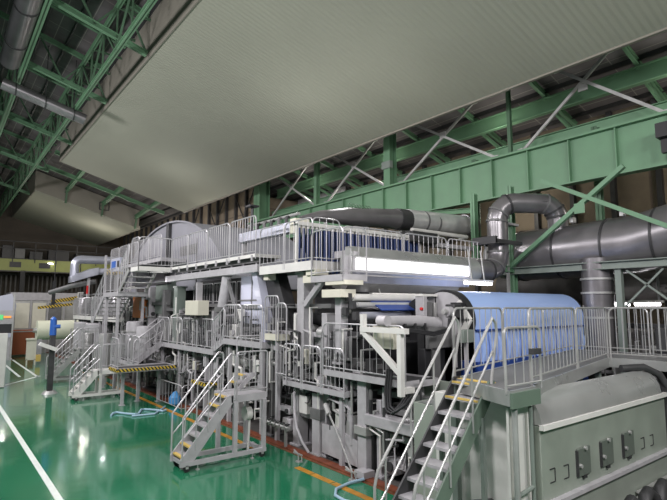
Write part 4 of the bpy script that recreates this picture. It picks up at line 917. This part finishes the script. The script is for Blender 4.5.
MB().bx(4.5, 5.9, 43, 43.04, .1, 1.7).build('mesh', 'redfence', T); MB().bx(4.45, 4.52, 42.95, 43.05, 0, 1.8).bx(5.9, 5.97, 42.95, 43.05, 0, 1.8).bx(4.45, 5.97, 42.97, 43.05, 1.7, 1.78).build('frame', 'light', T)
T = thing('crane_hook_beam', 'yellow and black striped lifting beam hanging at the far end', 'lifting beam', (6.6, 39.5, 3.2))
MB().bar((5.5, 39.5, 3.45), (7.6, 39.5, 3.7), .2, .18).build('lower_bar', 'hazard', T); MB().bar((6.3, 39.6, 3.85), (7.9, 39.6, 4.15), .2, .25).build('upper_bar', 'hazard', T)
MB().bar((6.4, 39.55, 3.4), (6.4, 39.55, 5.3), .2, .2).bar((8.0, 39.55, 3.7), (8.0, 39.55, 7.0), .06, .06).bar((6.4, 39.55, 5.3), (6.4, 39.55, 7.4), .05, .05).build('hook_block', 'black', T)
T = thing('cream_stand', 'small cream stand beside the left end of the paper roll', 'stand', (4.9, 36, 0))
MB().bx(4.55, 5.05, 35.9, 36.2, .3, 1.5).build('board', 'cream', T); MB().bx(4.55, 4.62, 35.9, 36, 0, .35).bx(4.98, 5.05, 35.9, 36, 0, .35).bx(4.5, 4.95, 35.8, 36.2, 1.5, 1.6).build('leg', 'cream', T); MB().bx(5.05, 5.3, 35.8, 36.2, .2, .6).build('yellow_box', 'yellow', T)
# overhead travelling crane
T = thing('travelling_crane', 'yellow-green overhead travelling crane spanning the far end', 'crane', (8, 60, 7.1))
MB().bx(-2, 15.9, 60, 61, 7.15, 8.35).build('girder', 'olive', T, bevel=.02)
for x in (5.6, 8.2): MB().bx(x, x + 1.0, 59.95, 60, 7.5, 8.05).build('plate', 'dark', T)
MB().bx(-2, 15.9, 59.9, 61, 8.35, 8.42).build('footway', 'dark', T); MB().bx(-2, 15.9, 59.95, 60.0, 7.05, 7.17).build('bottom_flange', 'conc', T)
b = MB()
for z in (9.4, 10.1): b.bx(-2, 15.9, 59.9, 59.96, z, z + .07)
for i in range(10): b.bx(-2 + i * 1.95, -1.92 + i * 1.95, 59.9, 59.96, 8.0, 10.15)
b.build('handrail', 'dark', T)
for x, w, h, m in ((4.9, .9, 1.3, 'dark'), (6.0, .9, 1.0, 'grey'), (7.3, 1.2, .8, 'dark'), (9.0, 2.0, 1.0, 'black'), (11.6, 1.8, .8, 'black')): MB().bx(x, x + w, 60.1, 60.9, 8.42, 8.42 + h).build('hoist_unit', m, T, bevel=.03)
MB().bx(9.0, 9.5, 59.85, 59.93, 8.0, 8.06).build('lamp', 'lamp', T)
MB().bx(6.6, 7.0, 60.0, 60.6, 4.6, 7.2).build('cable_drop', 'black', T)
b = MB()
rnd = random.Random(3)
mb = MB()
for i in range(26): mb.bx(5.2 + .42 * i, 5.3 + .42 * i + .1 * rnd.random(), 63, 63.2, 2.5, 7.0)
tag(mb.bx(4.8, 16, 63.2, 63.4, 2.3, 2.5).bx(4.8, 16, 63.0, 63.4, 6.9, 7.05).bx(4.8, 4.9, 63, 63.4, 0, 7).bx(15.9, 16, 63, 63.4, 0, 7).build('pipe_rack', 'conc'), 'dim row of upright pipes below the overhead crane at the far wall', 'pipe rack')

# ------------------------------------------------------------------ left of the aisle
T = thing('signal_column', 'grey post with bright blue head and sloping panel standing in the aisle', 'post', (3.9, 23.7, 0))
MB().bx(3.8, 4.0, 23.6, 23.8, 0, 2.35).build('post', 'dark', T, bevel=.01); MB().cyl((3.9, 23.7, 0), (3.9, 23.7, .12), .3, 20, .2).build('foot', 'steel', T)
MB().tube([(3.9, 23.7, 2.35), (3.9, 23.7, 2.5), (3.9, 23.7, 3.0), (3.9, 23.7, 3.1)], [.13, .13, .12, .04], 14).cyl((3.9, 23.65, 2.7), (4.15, 23.6, 2.7), .08, 10).build('blue_head', 'bluep', T)
MB().prism([(3.35, 1.98), (3.95, 1.72), (4.1, 1.82), (3.45, 2.1)], 'y', 23.3, 23.55).build('sloping_panel', 'white', T)
T = thing('operator_cabinet', 'white operator cabinet cut by the left edge of the picture with lit display', 'cabinet', (2.1, 26, 0))
MB().bx(1.5, 2.62, 26.6, 27.8, .02, 2.35).build('body', 'white', T, bevel=.02); MB().bx(1.52, 2.6, 26.62, 27.7, 0, .03).build('plinth', 'dark', T)
MB().bx(1.9, 2.78, 26.7, 26.9, 2.75, 3.35).build('display_housing', 'light', T); MB().bx(2.05, 2.4, 26.66, 26.7, 2.95, 3.15).build('green_display', 'scr', T); MB().bx(2.42, 2.7, 26.66, 26.7, 3.02, 3.1).build('orange_display', 'scro', T)
MB().bx(1.9, 2.75, 26.75, 26.85, 2.35, 2.75).build('neck', 'black', T)
T = thing('glass_booth', 'pale lavender booth front at the left edge behind the operator cabinet', 'booth', (3.2, 40, 0))
MB().prism([(2.2, 1.5), (4.1, 1.5), (4.3, 3.6), (4.0, 4.4), (2.2, 3.9)], 'y', 40, 41.5).build('front', 'frost', T); MB().bx(2.2, 4.1, 40.05, 41.4, 0, 1.5).build('base', 'light', T); MB().bx(4.1, 4.2, 39.9, 40.0, 0, 4.4).build('post', 'steel', T)

# ------------------------------------------------------------------ right background below the duct
T = thing('stiffened_casing', 'brown-grey curved casing behind the right-hand railing below the fat duct', 'casing', (18, 6, 3.2))
MB().cyl((18.3, 2, 4.3), (18.3, 12, 4.3), .6, 24).build('shell', 'conc', T); MB().bx(17.8, 18.8, 3, 3.2, 0, 3.9).bx(17.8, 18.8, 10, 10.2, 0, 3.9).build('saddle', 'grey', T)
T = thing('tube_lamp', 'pair of lit fluorescent tubes low behind the right-hand railing', 'lamp', (17, 6.8, 3.5))
MB().cyl((17, 7.5, 3.58), (17, 6.75, 3.58), .045, 10).cyl((17, 6.6, 3.58), (17, 5.9, 3.58), .045, 10).build('tube', 'lamp', T); MB().bx(16.95, 17.05, 5.8, 7.6, 3.63, 3.7).build('fitting', 'white', T); MB().bx(16.97, 17.03, 7.4, 7.45, 3.7, 4.9).bx(16.97, 17.03, 5.9, 5.95, 3.7, 4.9).build('hanger', 'steel', T)
T = section('drive_group', 'jumble of pipes and drives behind the right-hand railing', 2.0, 12.0, 3.0, 71, dens=1.2, xf=16.6, core='conc', dep=2.2)
section('drive_group', 'row of drive units along the back side of the machine', 12.5, 40, 2.6, 72, dens=.5, xf=12.6, core='conc', dep=1.8)
tag(MB().bx(13.4, 14.6, 4.5, 4.8, 0, 3.0).build('switch_cabinet', 'dark'), 'dark switch cabinet behind the far side of the near bridge', 'cabinet')

# ================================================================== camera, lights, world
cam = bpy.data.cameras.new('camera'); co = bpy.data.objects.new('camera', cam); C.objects.link(co); S.camera = co
Fp = 505.; th = math.atan(57 / Fp); az = math.atan(398.5 / math.hypot(Fp, 57))
cam.sensor_width = 36; cam.lens = Fp / 667 * 36; cam.clip_start = .05; cam.clip_end = 300
co.location = (0, 0, 3.5); co.rotation_euler = (PI / 2 + th, 0, -az)
def area(name, loc, target, size, energy, col=(1, 1, 1), sy=None):
    l = bpy.data.lights.new(name, 'AREA'); l.energy = energy; l.size = size; l.color = col
    if sy: l.shape = 'RECTANGLE'; l.size_y = sy
    o = bpy.data.objects.new(name, l); C.objects.link(o); o.location = loc
    o.rotation_euler = (Vector(target) - Vector(loc)).to_track_quat('-Z', 'Y').to_euler(); return o
def point(name, loc, e, r=.25, col=(1, 1, 1)):
    l = bpy.data.lights.new(name, 'POINT'); l.energy = e; l.shadow_soft_size = r; l.color = col
    o = bpy.data.objects.new(name, l); C.objects.link(o); o.location = loc; return o
for i, y in enumerate((2, 10, 18, 26, 36)): area('high_bay_lamp', (-1.5, y, 10.5), (8.5, y + 1.5, 2.5), 1.6, LE, (1, .965, .985))
area('rear_fill_light', (3.5, -4.5, 9.5), (8.5, 5, 1.5), 1.6, LE * 1.0, (1, .965, .985)); area('rear_fill_light', (8.5, -4.5, 9.5), (10.5, 5, 1.5), 1.6, LE * .6, (1, .98, .95))  # added fill from behind the camera for the near enclosure face
for i, y in enumerate((-1, 6, 14, 22, 31)): point('hall_fill_light', (1.8 + .02 * y, y, 6.3), PE, .5, (1, .98, .93))  # added bodiless fill for the suspended ceiling and the machine front
for i, (x, y, z) in enumerate(((10.5, 12.5, 8.3), (10.5, 16.5, 8.9), (10.5, 30, 8.9))): point('machine_fill_light', (x, y, z), WE, .3, (1, .98, .96))  # added bodiless fill floating above the machine, not mounted on a walkway
for i, (x, y, z, e) in enumerate(((18.5, 5, 7.6, 1.2), (18.5, 12, 7.6, 1.2), (18.8, 22, 8.0, 1.2), (15.6, 33, 8.5, 1.6), (15.6, 40, 9, 1.6), (15.4, 48, 9.2, 1.6), (17.8, 4.8, 10.4, .6), (17.4, 11.5, 10.4, .6), (17.4, 18, 10.4, .6), (17.4, 24.5, 10.4, .6), (12, 54, 8.8, 4.0), (5, 52, 8, 4.0), (8, 43, 11, 1.2), (9, 40, 6, 2))): point('wall_fill_light', (x, y, z), WE * e * .6, .25, (1, .93, .84))  # added bodiless fill to brighten the walls, right-hand roof and far ceiling
for i, y in enumerate((8, 14, 20, 27, 34)): point('under_walkway_lamp', (6.9, y, 3.9 if y != 20 else 4.4), UE, .12, (1, .96, 1))
w = bpy.data.worlds.new('world'); S.world = w; w.use_nodes = True
w.node_tree.nodes['Background'].inputs[0].default_value = (.9, .95, 1, 1); w.node_tree.nodes['Background'].inputs[1].default_value = WS
S.view_settings.view_transform = 'Standard'; S.view_settings.look = 'None'; S.view_settings.gamma = 1; S.view_settings.exposure = EXPO
